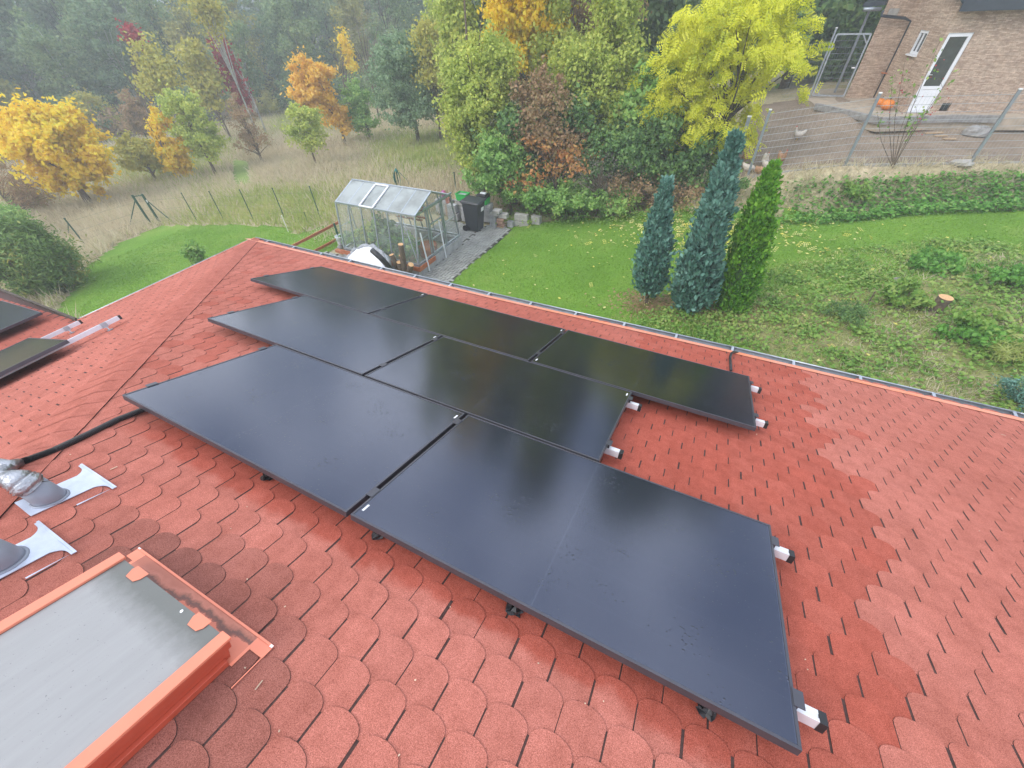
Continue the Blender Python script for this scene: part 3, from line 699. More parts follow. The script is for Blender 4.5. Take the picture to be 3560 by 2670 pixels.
b_ = MB(); RB(b_, -1.835, -1.822, -.058, -.0525, .0150, .0165); RB(b_, -1.008, -.995, -.062, -.0535, .0150, .0165); b_.build('flashing_tip', M_label, win)
b_ = MB(); b_.lathe(RP(-1.322, -.148, .101), [(.0005, 0), (.006, .0006), (.0005, .0012)], 8); tag(b_.build('bird_dropping', M_label), 'small white dropping on the grey window cover', 'dropping')

def vent(label, bpx, tpx, xl, xr_, yb, r0, r1, tubeh=None):
    b = RPX(bpx, .0); xc, yc = b[0], b[1]; tubeh = tubeh or HT(b, np.array(tpx), 1)
    t = thing('vent_pipe', label, 'vent pipe', b, None, 'vent pipes through the roof')
    f = MB(); h = .0135; sw = .078; q = .036; bt = .036; xm = (xl + xr_) / 2
    R = [(xl, yb), (xr_, yb), (xr_, yb - .014)] + [(xm + sw + (xr_ - xm - sw) * (1 - k) ** 1.0 * (1 if k < 1 else 1), yb - .014 - (bt) * k ** 4) for k in np.linspace(.25, 1, 8)]
    Lf = [(2 * xm - a, c) for a, c in R[2:]][::-1]
    pts = R + [(xm + sw, yc - .09), (xm - sw, yc - .09)] + Lf
    f.poly([RP(a, c, h) for a, c in pts][::-1], .003, NR); RB(f, xl - .004, xr_ + .004, yb - .006, yb + .003, .0138, .0165)
    f.poly([RP(xr_ - .004, yb - .02, h + .001), RP(xr_ - .001, yb - .14, h + .001), RP(xr_ - .009, yb - .14, h + .001)], .002, NR)
    f.build('zinc_flashing', M_lead, t)
    p = MB(); prof = [(r0, .0), (r0 * .96, .03), (r1, tubeh), (r1 * .9, tubeh), (r1 * .88, tubeh - .02)]
    p.lathe((0, 0, 0), prof, 28); tl_ = np.array([0, 0, 1.0]); p.v = [tuple(b + np.array(v) + np.array([0, (-v[1] * 0), -TS * v[1] * max(0, 1 - v[2] / .05)])) for v in p.v]; p.build('pipe', M_pipe, t, smooth=True)
    c = MB(); c.lathe((0, 0, 0), [(r0 * 1.12, .006), (r0 * 1.10, .018), (r0 * .99, .024), (r0 * .97, .02)], 28); c.v = [tuple(b + np.array(v) * (1 + rng.normal(0, .01)) + np.array([0, 0, -TS * v[1]])) for v in c.v]; c.build('sealant_collar', M_pipe, t, smooth=True)
    return t, b, tubeh
v1, b1, th1 = vent('grey vent pipe topped with crumpled silver tape below the black cable pipe', (114.6, 1080), (87.7, 1053), -2.64, -2.32, .078, .058, .050, .135)
v2, b2, th2 = vent('grey vent pipe on zinc plate just above the orange framed window', (8, 1218), (-20, 1180), -2.335, -2.02, -.182, .070, .060, .16)
# silver wrap
w = MB(); top = b1 + np.array([0, 0, th1 - .012]); path = [top, top + np.array([-.003, -.003, .02]), top + np.array([-.02, -.008, .045]), top + np.array([-.06, -.02, .05]), top + np.array([-.12, -.05, .03]), top + np.array([-.24, -.10, -.04])]
rr = [.055, .057, .050, .036, .022, .012]; PP = []; RR = []
for i in range(len(path) - 1):
    for s_ in np.linspace(0, 1, 6, endpoint=False): PP.append(path[i] * (1 - s_) + path[i + 1] * s_); RR.append((rr[i] * (1 - s_) + rr[i + 1] * s_) * (1 + .06 * math.sin(len(RR) * 2.4) + rng.normal(0, .035)))
w.tube(PP, RR, 18); w.v = [tuple(np.array(v) + rng.normal(0, .002, 3)) for v in w.v]; w.build('silver_tape_wrap', M_foil, v1, smooth=True)
w = MB(); w.tube([top + np.array([.03, .03, .01]), top + np.array([.075, .06, .012])], .0016, 5); w.build('cable_tie', M_blackp, v1)
# conduit
cp = [RPX((322, 880), .03), RPX((255, 906), .022), RPX((190, 938), .02), RPX((118, 972), .02), RPX((60, 993), .022), RPX((32, 1003), .026)]
cond = thing('cable_conduit', 'black corrugated cable conduit from under the panels to silver taped joint', 'conduit', cp[-1])
PP = []; RR = []; k = 0
for i in range(len(cp) - 1):
    n_ = 40
    for s_ in np.linspace(0, 1, n_, endpoint=False): PP.append(cp[i] * (1 - s_) + cp[i + 1] * s_); RR.append(.0165 + (.0022 if k % 2 else -.001)); k += 1
w = MB(); w.tube(PP, RR, 12); w.build('corrugated_tube', M_blackp, cond)
J = RPX((22, 1008), .04); w = MB()
w.tube([RPX((42, 998), .03), J, J + np.array([-.06, -.02, .012]), J + np.array([-.16, -.06, .01])], [.021, .034, .03, .022], 14); w.tube([J, J + np.array([.028, -.055, .01]), RPX((30, 1028), .06)], [.03, .028, .026], 14)
w.v = [tuple(np.array(v) + rng.normal(0, .0013, 3)) for v in w.v]; w.build('taped_joint', M_foil, cond, smooth=True)
w = MB(); w.tube([RPX((25, 1022), .055), RPX((36, 1040), .07), top + np.array([-.02, .0, .05])], .021, 12); w.build('branch_tube', M_blackp, cond, smooth=True)
# hose from under the top right panel to the gutter
hp = [RPX((1579, 800), .03), RPX((1578, 785), .024), RPX((1577, 772), .03), RPX((1580, 763), .05), RPX((1585, 760), .035), RPX((1594, 762), .0), RPX((1600, 768), -.06)]
dp = MB()
for k in range(110):
    x = rng.uniform(-3, 3.2); y = rng.uniform(-.6, 4.1) if k % 3 else rng.uniform(-.6, 1.0); q = RP(x, y, .011); a = rng.random() * 6.28; l_ = rng.choice([.004, .006, .014, .03], p=[.5, .3, .15, .05])
    if -3.1 < x < .75 and .4 < y < 3.6: continue
    dp.box(q, (l_, .0035, .002), np.array(MR) @ np.array([[math.cos(a), -math.sin(a), 0], [math.sin(a), math.cos(a), 0], [0, 0, 1]]))
tag(dp.build('roof_debris', mat('pale_debris', (.62, .48, .34), .8, var=.4, nscale=3)), 'pale twig bits and seed specks lying on the shingles', 'debris', None, 'stuff')
hs_ = MB(); hs_.tube(hp, .014, 10); tag(hs_.build('hose', M_blackp, smooth=True), 'short black hose leading from the far right panel into the gutter', 'hose')

# ============================================================ terrain
def lattice(lo, hi, flo, fhi, step):
    out = list(np.arange(flo, fhi + 1e-6, step)); s_ = step; x = flo
    while x > lo: s_ = min(s_ * 1.25, 20); x -= s_; out.insert(0, x)
    s_ = step; x = fhi
    while x < hi: s_ = min(s_ * 1.25, 20); x += s_; out.append(x)
    return np.array(out)
GX = lattice(-420, 420, -34, 16, .25); GY = lattice(-120, 420, 2, 30, .25)
XX, YY = np.meshgrid(GX, GY, indexing='ij'); ZZ = zg(XX, YY)
nx, ny = XX.shape; idx = np.arange(nx * ny).reshape(nx, ny)
F = np.stack([idx[:-1, :-1], idx[1:, :-1], idx[1:, 1:], idx[:-1, 1:]], -1).reshape(-1, 4)
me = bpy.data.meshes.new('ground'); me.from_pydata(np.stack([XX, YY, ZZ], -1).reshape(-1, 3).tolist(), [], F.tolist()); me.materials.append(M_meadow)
me.polygons.foreach_set('use_smooth', [True] * len(F)); me.update()
ground = bpy.data.objects.new('ground', me); col.objects.link(ground); struct(ground)
def inpoly(px, py, poly):
    c = np.zeros(np.shape(px), bool); n = len(poly)
    for i in range(n):
        x0, y0 = poly[i][:2]; x1, y1 = poly[(i + 1) % n][:2]
        if y0 == y1: continue
        t = ((y0 > py) != (y1 > py)) & (px < (x1 - x0) * (py - y0) / (y1 - y0) + x0); c ^= t
    return c
def sheet(name, poly, dz, m):
    xs = np.arange(-34, 16, .25); ys = np.arange(2, 30, .25); X, Y = np.meshgrid(xs, ys, indexing='ij')
    k = inpoly(X + .125, Y + .125, poly); V = []; F = []; ids = {}
    def vid(x, y):
        q = (round(x * 4), round(y * 4))
        if q not in ids: ids[q] = len(V); V.append((x, y, float(zg(x, y)) + dz))
        return ids[q]
    for i, j in zip(*np.nonzero(k)):
        x, y = xs[i], ys[j]; F.append((vid(x, y), vid(x + .25, y), vid(x + .25, y + .25), vid(x, y + .25)))
    me = bpy.data.meshes.new(name); me.from_pydata(V, [], F); me.materials.append(m); me.polygons.foreach_set('use_smooth', [True] * len(F)); me.update()
    o = bpy.data.objects.new(name, me); col.objects.link(o); return struct(o)
gp = lambda *p: [tuple(G(*q)[:2]) for q in p]
LAWN_L = gp((60, 740), (150, 640), (190, 575), (270, 520), (345, 490), (480, 486), (610, 490), (660, 520)) + [(-11.4, 8.4), (-11.4, 3), (-16.5, 3)]
LAWN_M = gp((600, 530), (690, 490), (735, 490)) + [(-11.4, 10.4), (-11.4, 8.6), (-12.4, 8.5)]
LAWN_R = [(-6.5, 4), (-6.5, 8.8), (-6.75, 12.6)] + gp((1100, 492), (1160, 482), (1250, 474), (1350, 462), (1450, 456), (1560, 462), (1660, 462), (1800, 462), (2000, 458), (2212, 452)) + [(14, 19), (14, 4)]
sheet('lawn', LAWN_L + [], .012, M_lawn); sheet('side_lawn', LAWN_R, .012, M_lawn)
sheet('small_lawn', LAWN_M, .016, M_lawn)
WEED = gp((1290, 690), (1500, 660), (1640, 590), (1780, 545), (2000, 520), (2212, 530)) + [(14, 15), (14, 4), (-1.5, 4)]
RUN = [(.2, 15.75), (2.9, 16.3), (6.1, 17.55), (14, 20.6), (14, 24), (4, 26), (.3, 25), (-.6, 18)]
sheet('run_soil', RUN, .012, M_soil)
PATHM = gp((505, 345), (535, 345), (540, 400), (500, 405))
sheet('mown_path', gp((503, 345), (538, 350), (540, 398), (508, 400)), .014, M_path)

# paving: herringbone of concrete pavers
def paving(name, x0, x1, y0, y1):
    b = MB(); z0 = -6.0
    b.box(((x0 + x1) / 2, (y0 + y1) / 2, z0 - .01), (x1 - x0, y1 - y0, .05), mi=1)
    w = .1; n = int((x1 - x0 + y1 - y0) / w) + 8
    for i in range(-n, n):
        for j in range(-n, n):
            bx = x0 + (i + j) * w; by = y0 + (j - i) * w
            for dx, dy, sx, sy in ((0, 0, .2, .1), (.0, .1, .1, .2)):
                cx, cy = bx + dx + sx / 2 + .1 * 0, by + dy + sy / 2
                if (i + j) % 1: continue
                if x0 < cx < x1 and y0 < cy < y1:
                    b.box((cx, cy, z0 + .022 + rng.normal(0, .0015)), (sx - .012, sy - .012, .02))
    return struct(b.build(name, [M_paver, M_joint]))
# a true herringbone: cells repeat every 0.4 along the diagonal; use pairs stepped by (0.1,0.1) and (0.2,-0.2)
def paving(name, x0, x1, y0, y1):
    b = MB(); z0 = -6.0; b.box(((x0 + x1) / 2, (y0 + y1) / 2, z0 - .01), (x1 - x0, y1 - y0, .05), mi=1)
    for a in range(-80, 80):
        for c in range(-40, 40):
            bx = x0 + a * .1 + c * .2; by = y0 + a * .1 - c * .2
            for dx, dy, sx, sy in ((0, 0, .2, .1), (0, .1, .1, .2)):
                cx, cy = bx + dx + sx / 2, by + dy + sy / 2
                if x0 + .03 < cx < x1 - .03 and y0 + .03 < cy < y1 - .03:
                    b.box((cx, cy, z0 + .022 + rng.normal(0, .002)), (sx - .022, sy - .022, .03))
    return struct(b.build(name, [M_paver, M_joint]))
paving('paving', -7.55, -6.5, 7.4, 12.75); paving('front_paving', -11.5, -7.56, 7.6, 8.72); paving('rear_paving', -9.3, -7.56, 11.0, 12.5)

# ============================================================ greenhouse
gh = thing('greenhouse', 'small aluminium greenhouse with frosted roof on a block and timber base', 'greenhouse', (-9.0, 9.77, -6.0))
gx0, gx1, gy0, gy1, gzb = -10.5, -7.56, 8.64, 10.92, -5.65
ey0, ey1, gze, gyr, gzr = 8.87, 10.68, -4.29, 9.77, -3.92
b_ = MB()
for (a, b, c, d) in ((gx0 - .02, gx1 + .04, gy0 - .10, gy0 + .06), (gx0 - .02, gx1 + .04, gy1 - .06, gy1 + .08)): b_.box(((a + b) / 2, (c + d) / 2, -5.86), (b - a, d - c, .26))
b_.box((gx1 - .02, (gy0 + gy1) / 2, -5.85), (.16, gy1 - gy0 - .12, .31)); b_.box((gx0 + .02, (gy0 + gy1) / 2, -5.86), (.12, gy1 - gy0 - .12, .26)); b_.build('block_base', M_concrete, gh)
b_ = MB(); b_.box(((gx0 + gx1) / 2 + .02, gy0 - .10, -5.73), (gx1 - gx0 + .16, .035, .13)); b_.box((gx1 + .085, gy0 + .30, -5.73), (.035, .84, .13)); b_.build('timber_sill', M_wood, gh)
fr = MB(); W_ = .028
fr.bar((gx0, gy0, gzb), (gx1, gy0, gzb), .05, .06); fr.bar((gx0, gy1, gzb), (gx1, gy1, gzb), .05, .06); fr.bar((gx1, gy0, gzb), (gx1, gy1, gzb), .05, .06); fr.bar((gx0, gy0, gzb), (gx0, gy1, gzb), .05, .06)
fr.bar((gx0, ey0, gze), (gx1, ey0, gze), .05, .05); fr.bar((gx0, ey1, gze), (gx1, ey1, gze), .05, .05); fr.bar((gx0 - .02, gyr, gzr), (gx1 + .02, gyr, gzr), .06, .05)
for k in range(7):
    x = gx0 + (gx1 - gx0) * k / 6; w = W_ if 0 < k < 6 else .045
    fr.bar((x, gy0, gzb), (x, ey0, gze), w, .035, (0, 1, 0)); fr.bar((x, gy1, gzb), (x, ey1, gze), w, .035, (0, 1, 0))
    fr.bar((x, ey0, gze), (x, gyr, gzr), w, .03); fr.bar((x, ey1, gze), (x, gyr, gzr), w, .03)
fr.bar((gx0 + .03, gy0 + .02, gzb), (gx0 + .49, ey0 + .01, gze), .018, .01); fr.bar((gx1 - .03, gy0 + .02, gzb), (gx1 - .49, ey0 + .01, gze), .018, .01)
for x in (gx1, gx0):
    fr.bar((x, ey0, gze), (x, ey1, gze), .035, .04)
    fr.bar((x, gy0 + .08, (gzb + gze) / 2 - .02), (x, gyr - .45, (gzb + gze) / 2 - .02), .02); fr.bar((x, gy1 - .08, (gzb + gze) / 2), (x, gyr + .45, (gzb + gze) / 2), .02)
    for y in (gyr - .42, gyr + .42): fr.bar((x, y, gzb), (x, y, gze + .15), .035)
fr.bar((gx1 + .03, gyr - .55, gze + .05), (gx1 + .03, gyr + .95, gze + .05), .03, .05)
fr.build('aluminium_frame', M_galv, gh)
gl = MB(); th = .004
gl.poly([(gx0 + .01, gy0, gzb), (gx1 - .01, gy0, gzb), (gx1 - .01, ey0, gze), (gx0 + .01, ey0, gze)], th, (0, -1, .2)); gl.poly([(gx0, gy1, gzb), (gx1, gy1, gzb), (gx1, ey1, gze), (gx0, ey1, gze)], th, (0, 1, .2))
for x in (gx0 + .004, gx1 - .004): gl.poly([(x, gy0, gzb), (x, gy1, gzb), (x, ey1, gze), (x, gyr, gzr), (x, ey0, gze)], th, (1, 0, 0))
gl.build('wall_glass', M_gh_wall, gh)
gl = MB(); gl.poly([(gx0, ey0, gze + .012), (gx1, ey0, gze + .012), (gx1, gyr, gzr + .012), (gx0, gyr, gzr + .012)], .004, (0, -.4, .9)); gl.poly([(gx0, ey1, gze + .012), (gx1, ey1, gze + .012), (gx1, gyr, gzr + .012), (gx0, gyr, gzr + .012)], .004, (0, .4, .9)); gl.build('roof_sheet', M_gh_roof, gh)
# roof vent
vx0, vx1 = gx0 + (gx1 - gx0) * 2 / 6, gx0 + (gx1 - gx0) * 3 / 6; v_ = MB(); sl_ = (gzr - gze) / (gyr - ey0); up_ = np.array([0, -sl_, 1]) * .035
q = [np.array([vx0, ey0 - .02, gze]) + up_, np.array([vx1, ey0 - .02, gze]) + up_, np.array([vx1, gyr - .06, gzr - .03]) + up_, np.array([vx0, gyr - .06, gzr - .03]) + up_]
for i in range(4): v_.bar(q[i], q[(i + 1) % 4], .045, .03, up_)
v_.build('roof_vent', M_aluw, gh)
dr = MB(); dx = gx1 + .035; dy0, dy1 = gyr - .36, gyr + .30
for y in (dy0, dy1): dr.bar((dx, y, gzb + .05), (dx, y + (.0), gze + .06), .05, .03)
for z in (gzb + .06, gzb + .48, gzb + .92, gze + .04): dr.bar((dx, dy0, z), (dx, dy1, z), .04, .03)
door = dr.build('sliding_door', M_galv, gh)
pole = MB(); pole.bar((gx1 + .12, gy0 + .30, -5.95), (gx1 + .08, gy0 + .24, -4.75), .03); tag(pole.build('leaning_bar', M_white), 'white bar leaning on the greenhouse end near its front corner', 'bar', 'white bars leaning on the greenhouse')
pole = MB(); pole.bar((gx1 + .12, gyr + .1, -5.95), (gx1 + .08, gyr + .05, -4.75), .025)
tag(pole.build('leaning_bar', M_white), 'white bar leaning beside the greenhouse door, the further one', 'bar', 'white bars leaning on the greenhouse')
for k in range(8):
    h_ = MB(); x = gx0 + .55 + k * .29; h_.box((x, ey0 + .035, gze - .07), (.03, .02, .05)); h_.box((x + .02, ey0 + .035, gze - .09), (.02, .02, .02)); h_.build('hook', M_label, gh)
for lab, dy, dz in (('upper orange wooden shelf seen through the greenhouse glass', 10.5, -4.75), ('lower orange wooden shelf seen through the greenhouse glass', 10.45, -5.05)):
    s_ = MB(); s_.bar((gx0 + 1.0, dy, dz), (gx1 - .9, dy, dz), .08, .03); s_.bar((gx0 + 1.0, dy - .2, dz), (gx1 - .9, dy - .2, dz), .08, .03); tag(s_.build('wooden_shelf', M_wood), lab, 'shelf')
s_ = MB(); s_.lathe((gx1 - .55, gyr + .1, -5.98), [(.02, 0), (.27, 0), (.31, .32), (.30, .36), (.27, .33), (.02, .3)], 20); tag(s_.build('terracotta_tub', M_terracotta, smooth=False), 'large terracotta coloured tub inside the greenhouse door', 'tub')

# ============================================================ foliage machinery
def unit(v): return v / (np.linalg.norm(v, axis=-1, keepdims=True) + 1e-9)
def leaf_quads(P, size, N, aspect=.6, flat=0.5, curl=0):
    n = len(P); nr = unit(rng.normal(size=(n, 3)) + N * flat * 2); t = unit(np.cross(nr, rng.normal(size=(n, 3)))); b = np.cross(nr, t)
    s_ = (size * rng.uniform(.65, 1.3, n))[:, None]
    V = np.stack([P - t * s_ * .5, P + b * s_ * aspect * .5 - t * s_ * .05, P + t * s_ * .5, P - b * s_ * aspect * .5 - t * s_ * .05], 1)
    return V.reshape(-1, 3)
def fronds(P, size, N, leaflets=5):
    n = len(P); nr = unit(rng.normal(size=(n, 3)) * .7 + N + np.array([0, 0, .5])); t = unit(np.cross(nr, rng.normal(size=(n, 3)))); t = unit(t + np.array([0, 0, -.35])); b = unit(np.cross(nr, t))
    s_ = (size * rng.uniform(.7, 1.25, n))[:, None]; out = []
    for k in range(leaflets):
        c = P + t * s_ * (k / leaflets - .4)
        for sg in (-1, 1):
            e = unit(b * sg + t * .45); w = t * s_ * .075
            c0 = c; c1 = c + e * s_ * .36
            out.append(np.stack([c0, (c0 + c1) / 2 + w, c1, (c0 + c1) / 2 - w], 1))
    V = np.concatenate(out, 0); return V.reshape(-1, 3)
def crown_pts(ell, ncl, nl, cr, bias=2.4, flat=.75, zmin=None):
    """clump centres in a union of ellipsoids, leaves around them; returns leaf points, outward normals, clump centres"""
    ell = np.array(ell, float); w = ell[:, 3] * ell[:, 4] * ell[:, 5]; w /= w.sum()
    k = rng.choice(len(ell), ncl, p=w); d = unit(rng.normal(size=(ncl, 3))); r = rng.random(ncl) ** (1 / bias)
    C = ell[k, :3] + d * r[:, None] * ell[k, 3:6]
    j = rng.integers(0, ncl, nl); crs = cr * rng.uniform(.45, 1.35, ncl)
    o = unit(rng.normal(size=(nl, 3))) * (rng.random(nl) ** .45)[:, None]; P = C[j] + o * crs[j][:, None] * np.array([1, 1, flat])
    if zmin is not None: P[:, 2] = np.maximum(P[:, 2], zmin + rng.random(nl) * .2)
    st_ = rng.random(nl) < .10; P[st_] += unit(P[st_] - ell[k][j][st_][:, :3]) * (rng.random(int(st_.sum())) * cr * 1.3)[:, None]
    cen = ell[k][j][:, :3]; N = unit(unit(P - cen) * .8 + o * .7 + np.array([0, 0, .35]))
    return P, N, C
def trunk_mb(H, r0, C, nl=10, base=(0, 0, 0), lean=(0, 0), split=.25, thin=1.0, wig=.03):
    b = MB(); n = 7; pts = []
    for i in range(n):
        t = i / (n - 1); pts.append(np.array([base[0] + lean[0] * t * H + math.sin(t * 5 + r0 * 90) * wig * H * .3, base[1] + lean[1] * t * H + math.cos(t * 4) * wig * H * .2, base[2] + t * H * .86 - .08 * (i == 0)]))
    b.tube(pts, [r0 * (1.25 if i == 0 else 1) * (1 - .85 * i / (n - 1)) for i in range(n)], 7)
    ii = rng.choice(len(C), min(nl, len(C)), replace=False)
    for i in ii:
        c = C[i]; t = np.clip((c[2] - base[2]) / H * .75 * rng.uniform(.6, 1), split, .8); k = t * (n - 1); a = pts[int(k)] * (1 - k % 1) + pts[min(int(k) + 1, n - 1)] * (k % 1)
        m_ = a * .45 + c * .55 + np.array([0, 0, .06 * H * rng.random()]); r = r0 * .42 * (1 - t * .6) * thin
        b.tube([a, m_, c], [r, r * .6, r * .2], 5, caps=False)
    return b
def tree(name, label, cat, base, ell, leaf, lsize, ncl, nl, cr, r0, H, bark=None, group=None, nlimb=12, frond=False, aspect=.65, bias=2.4, parts=('trunk', 'crown'), lean=(0, 0), split=.25, flat=.75, zmin=None, loc=True, wig=.03):
    t = thing(name, label, cat, base, None, group)
    P, N, C = crown_pts(ell, ncl, nl, cr, bias, flat, zmin)
    trunk_mb(H, r0, C, nlimb, lean=lean, split=split, wig=wig).build(parts[0], bark or M_bark, t, smooth=True, local=True)
    if frond: V = fronds(P, lsize, N); rn_ = np.tile(rng.random(len(P)), 10)
    else: V = leaf_quads(P, lsize, N, aspect); rn_ = rng.random(len(P))
    np_mesh(parts[1], V, 4, L[leaf] if isinstance(leaf, str) else leaf, rn_, t)
    return t
def at_local(base, p, dep=None):
    """offset from base of the point seen at photo pixel p on the vertical plane through base facing the camera"""
    n = np.array([base[0], base[1], 0]); return AP(p, base, n) - base
def crown_from_px(base, cx, cy, rw, rh, depth=1.0, dd=0):
    """an ellipsoid centred on pixel (cx,cy) with half sizes rw, rh in pixels, in the plane of the trunk"""
    c = at_local(base, (cx, cy)); c = c + unit(np.array([base[0], base[1], 0.])) * dd
    a = at_local(base, (cx + rw, cy)); dpx = np.linalg.norm(a - at_local(base, (cx, cy))); b = at_local(base, (cx, cy - rh)); dz = abs((b - at_local(base, (cx, cy)))[2])
    return (c[0], c[1], c[2], dpx, dpx * depth, dz)

# ============================================================ meadow trees
def mtree(name, label, cat, bp, crowns, leaf, lsize, ncl, nl, cr, r0, group=None, **kw):
    g = G(*bp); ell = [crown_from_px(g, *c) for c in crowns]; ell = [(e[0], e[1], e[2], e[3] * 1.06, e[4] * 1.06, e[5] * 1.06) for e in ell]; H = max(e[2] + e[5] for e in ell)
    return tree(name, label, cat, g, ell, leaf, lsize * 1.15, int(ncl * 1.25), int(nl * 1.5), cr, r0, H, group=group, **kw)
mtree('maple_tree', 'big round golden yellow maple at the left of the meadow', 'tree', (195, 442), [(128, 318, 112, 88), (95, 270, 80, 50), (170, 370, 80, 50)], 'maple', .17, 150, 15000, .42, .16, bias=3.2)
mtree('ochre_bush_tree', 'low spreading ochre yellow tree right of the big golden maple', 'tree', (337, 390), [(303, 335, 50, 40), (280, 310, 30, 28)], 'ygreen', .12, 70, 4200, .28, .07, nlimb=22, split=.08)
mtree('young_maple', 'bright orange young maple behind the green tree', 'tree', (388, 385), [(345, 262, 26, 40), (370, 320, 38, 50), (390, 355, 36, 26)], 'maple', .15, 55, 4200, .32, .07)
mtree('green_tree', 'green tree leaning over the meadow with bare lower trunk', 'tree', (466, 378), [(395, 240, 42, 46), (425, 290, 50, 40), (450, 320, 40, 22)], 'paleg', .13, 90, 6000, .34, .08)
mtree('larch_like_tree', 'thin brown half bare tree standing alone in the dry meadow', 'tree', (567, 352), [(512, 225, 20, 30), (530, 270, 32, 36), (545, 305, 40, 22)], 'brown', .075, 60, 2600, .30, .07, nlimb=40, split=.12)
mtree('amber_maple', 'tall amber orange maple in front of the forest edge', 'tree', (745, 312), [(655, 150, 34, 34), (690, 170, 38, 30), (665, 195, 40, 34), (715, 235, 34, 34), (730, 265, 30, 22)], 'orange', .16, 100, 7500, .34, .08)
mtree('small_mixed_tree', 'small green tree with orange leaves at its left side', 'tree', (684, 360), [(668, 290, 34, 36), (655, 250, 30, 30), (632, 285, 14, 30)], 'paleg', .12, 60, 3600, .30, .06)
mtree('slender_green_tree', 'slender green tree left of the big grey green one', 'tree', (800, 304), [(772, 215, 34, 40), (785, 262, 36, 24)], 'green', .13, 60, 4000, .32, .07)
mtree('willow_like_tree', 'dense grey green tree with short dark trunk at the meadow edge', 'tree', (905, 308), [(868, 165, 66, 78), (890, 225, 66, 45), (850, 110, 40, 40)], 'grayg', .13, 190, 15000, .42, .12, bias=2.8)
mtree('poplar_like_tree', 'tall pale green tree right of the grey green one', 'tree', (968, 290), [(950, 60, 34, 60), (945, 130, 40, 60), (955, 200, 40, 50), (915, 75, 24, 22)], 'paleg', .14, 120, 8000, .40, .10)
mtree('bare_grey_shrub', 'bare grey twiggy shrub before the forest', 'shrub', (490, 290), [(470, 235, 26, 36)], 'twig', .10, 30, 1300, .32, .06, nlimb=28, split=.05, aspect=.2)
mtree('reddish_shrub', 'dull reddish brown shrub behind the golden maple', 'shrub', (330, 320), [(292, 232, 32, 40), (300, 270, 30, 30)], 'brown', .12, 50, 3200, .36, .06, split=.05)
mtree('gold_shrub', 'gold and green shrub above the golden maple', 'shrub', (235, 300), [(185, 230, 42, 34), (235, 255, 36, 30)], 'ygreen', .16, 60, 4200, .42, .08, split=.05)
mtree('brown_bush', 'wide brown leafless bush at the left photo edge', 'bush', (45, 470), [(35, 400, 60, 52), (90, 430, 44, 26)], 'brown', .10, 60, 4200, .42, .06, nlimb=40, split=.03, aspect=.3)
mtree('low_green_bush', 'low green bush below the brown leafless bush', 'bush', (30, 530), [(22, 470, 34, 26)], 'green', .10, 24, 1500, .28, .04, split=.05)
mtree('weeping_bush', 'large drooping green bush beside the left lawn edge', 'bush', (92, 640), [(60, 560, 100, 78), (120, 600, 66, 50), (30, 520, 60, 40)], 'bush', .13, 200, 19000, .34, .10, nlimb=30, split=.05, aspect=.28, flat=1.1)
mtree('young_shrub', 'small leafy shrub on the left lawn just above the roof edge', 'shrub', (428, 590), [(418, 546, 18, 19), (432, 566, 16, 10)], 'green', .13, 26, 750, .16, .025, split=.1, nlimb=10)

# ============================================================ forest
protos = []
def forest_proto(k, leaf, H, pale, nl=8500, ls=.34, low=.12, R=2.7):
    ell = []
    n = 7
    for i in range(n):
        t = low + (1 - low) * (i + .5) / n; r = R * (.55 + .6 * math.sin(math.pi * min(1, t * .9 + .05))) * rng.uniform(.7, 1.1)
        ell.append((rng.normal(0, .55), rng.normal(0, .55), t * H, r, r, H / n * .75))
    t = tree('forest_tree', 'hazy grey green tree in the forest behind the meadow', 'tree', (0, 0, 0), ell, leaf, ls, 120, nl, .80, .17, H, M_barkpale if pale else M_barkdk, group='hazy forest trees behind the meadow', nlimb=26, bias=2.0, lean=(rng.normal(0, .02), rng.normal(0, .02)), flat=.9, wig=.06)
    return t
fl = {'forest1': 'hazy mid green leafy tree in the forest behind the meadow', 'forest2': 'hazy dark green tree in the forest behind the meadow', 'forest3': 'hazy yellow green tree in the forest behind the meadow'}
for k, (lf, H, pale, low) in enumerate([('forest1', 13, 1, .30), ('forest2', 14, 0, .12), ('forest1', 12, 1, .22), ('forest2', 12, 1, .35), ('forest3', 11, 0, .12), ('forest1', 15, 0, .10), ('forest3', 9, 1, .2), ('forest2', 10, 0, .05)]):
    p = forest_proto(k, lf, H, pale, low=low); p['label'] = fl[lf] + (' with pale trunk' if pale else ' with dark trunk'); protos.append(p)
def shrub_proto(leaf, R, lab):
    t = thing('forest_shrub', lab, 'shrub', (0, 0, 0), None, 'undergrowth shrubs at the forest edge')
    P, N, C = crown_pts([(0, 0, R * .6, R, R, R * .75), (R * .6, .2, R * .4, R * .6, R * .6, R * .5)], 45, 2600, .5, 2.2, .8, 0)
    trunk_mb(R * 1.2, .06, C, 14, split=.05).build('trunk', M_barkdk, t, local=True)
    np_mesh('crown', leaf_quads(P, .22, N), 4, L[leaf], None, t); return t
shr = [shrub_proto('forest2', 2.0, 'dark green shrub in the undergrowth at the forest edge'), shrub_proto('forest1', 2.4, 'green shrub in the undergrowth at the forest edge'), shrub_proto('forest3', 1.7, 'yellowish shrub in the undergrowth at the forest edge'), shrub_proto('brown', 1.6, 'brown shrub in the undergrowth at the forest edge')]
ARC = np.array([(-56, -22), (-54, -8), (-51, 4), (-50, 14), (-49, 23), (-43, 31), (-36, 38), (-27, 42), (-18, 42), (-8, 41), (2, 42), (12, 40)], float)
seg = np.linalg.norm(np.diff(ARC, axis=0), axis=1); cs = np.concatenate([[0], np.cumsum(seg)])
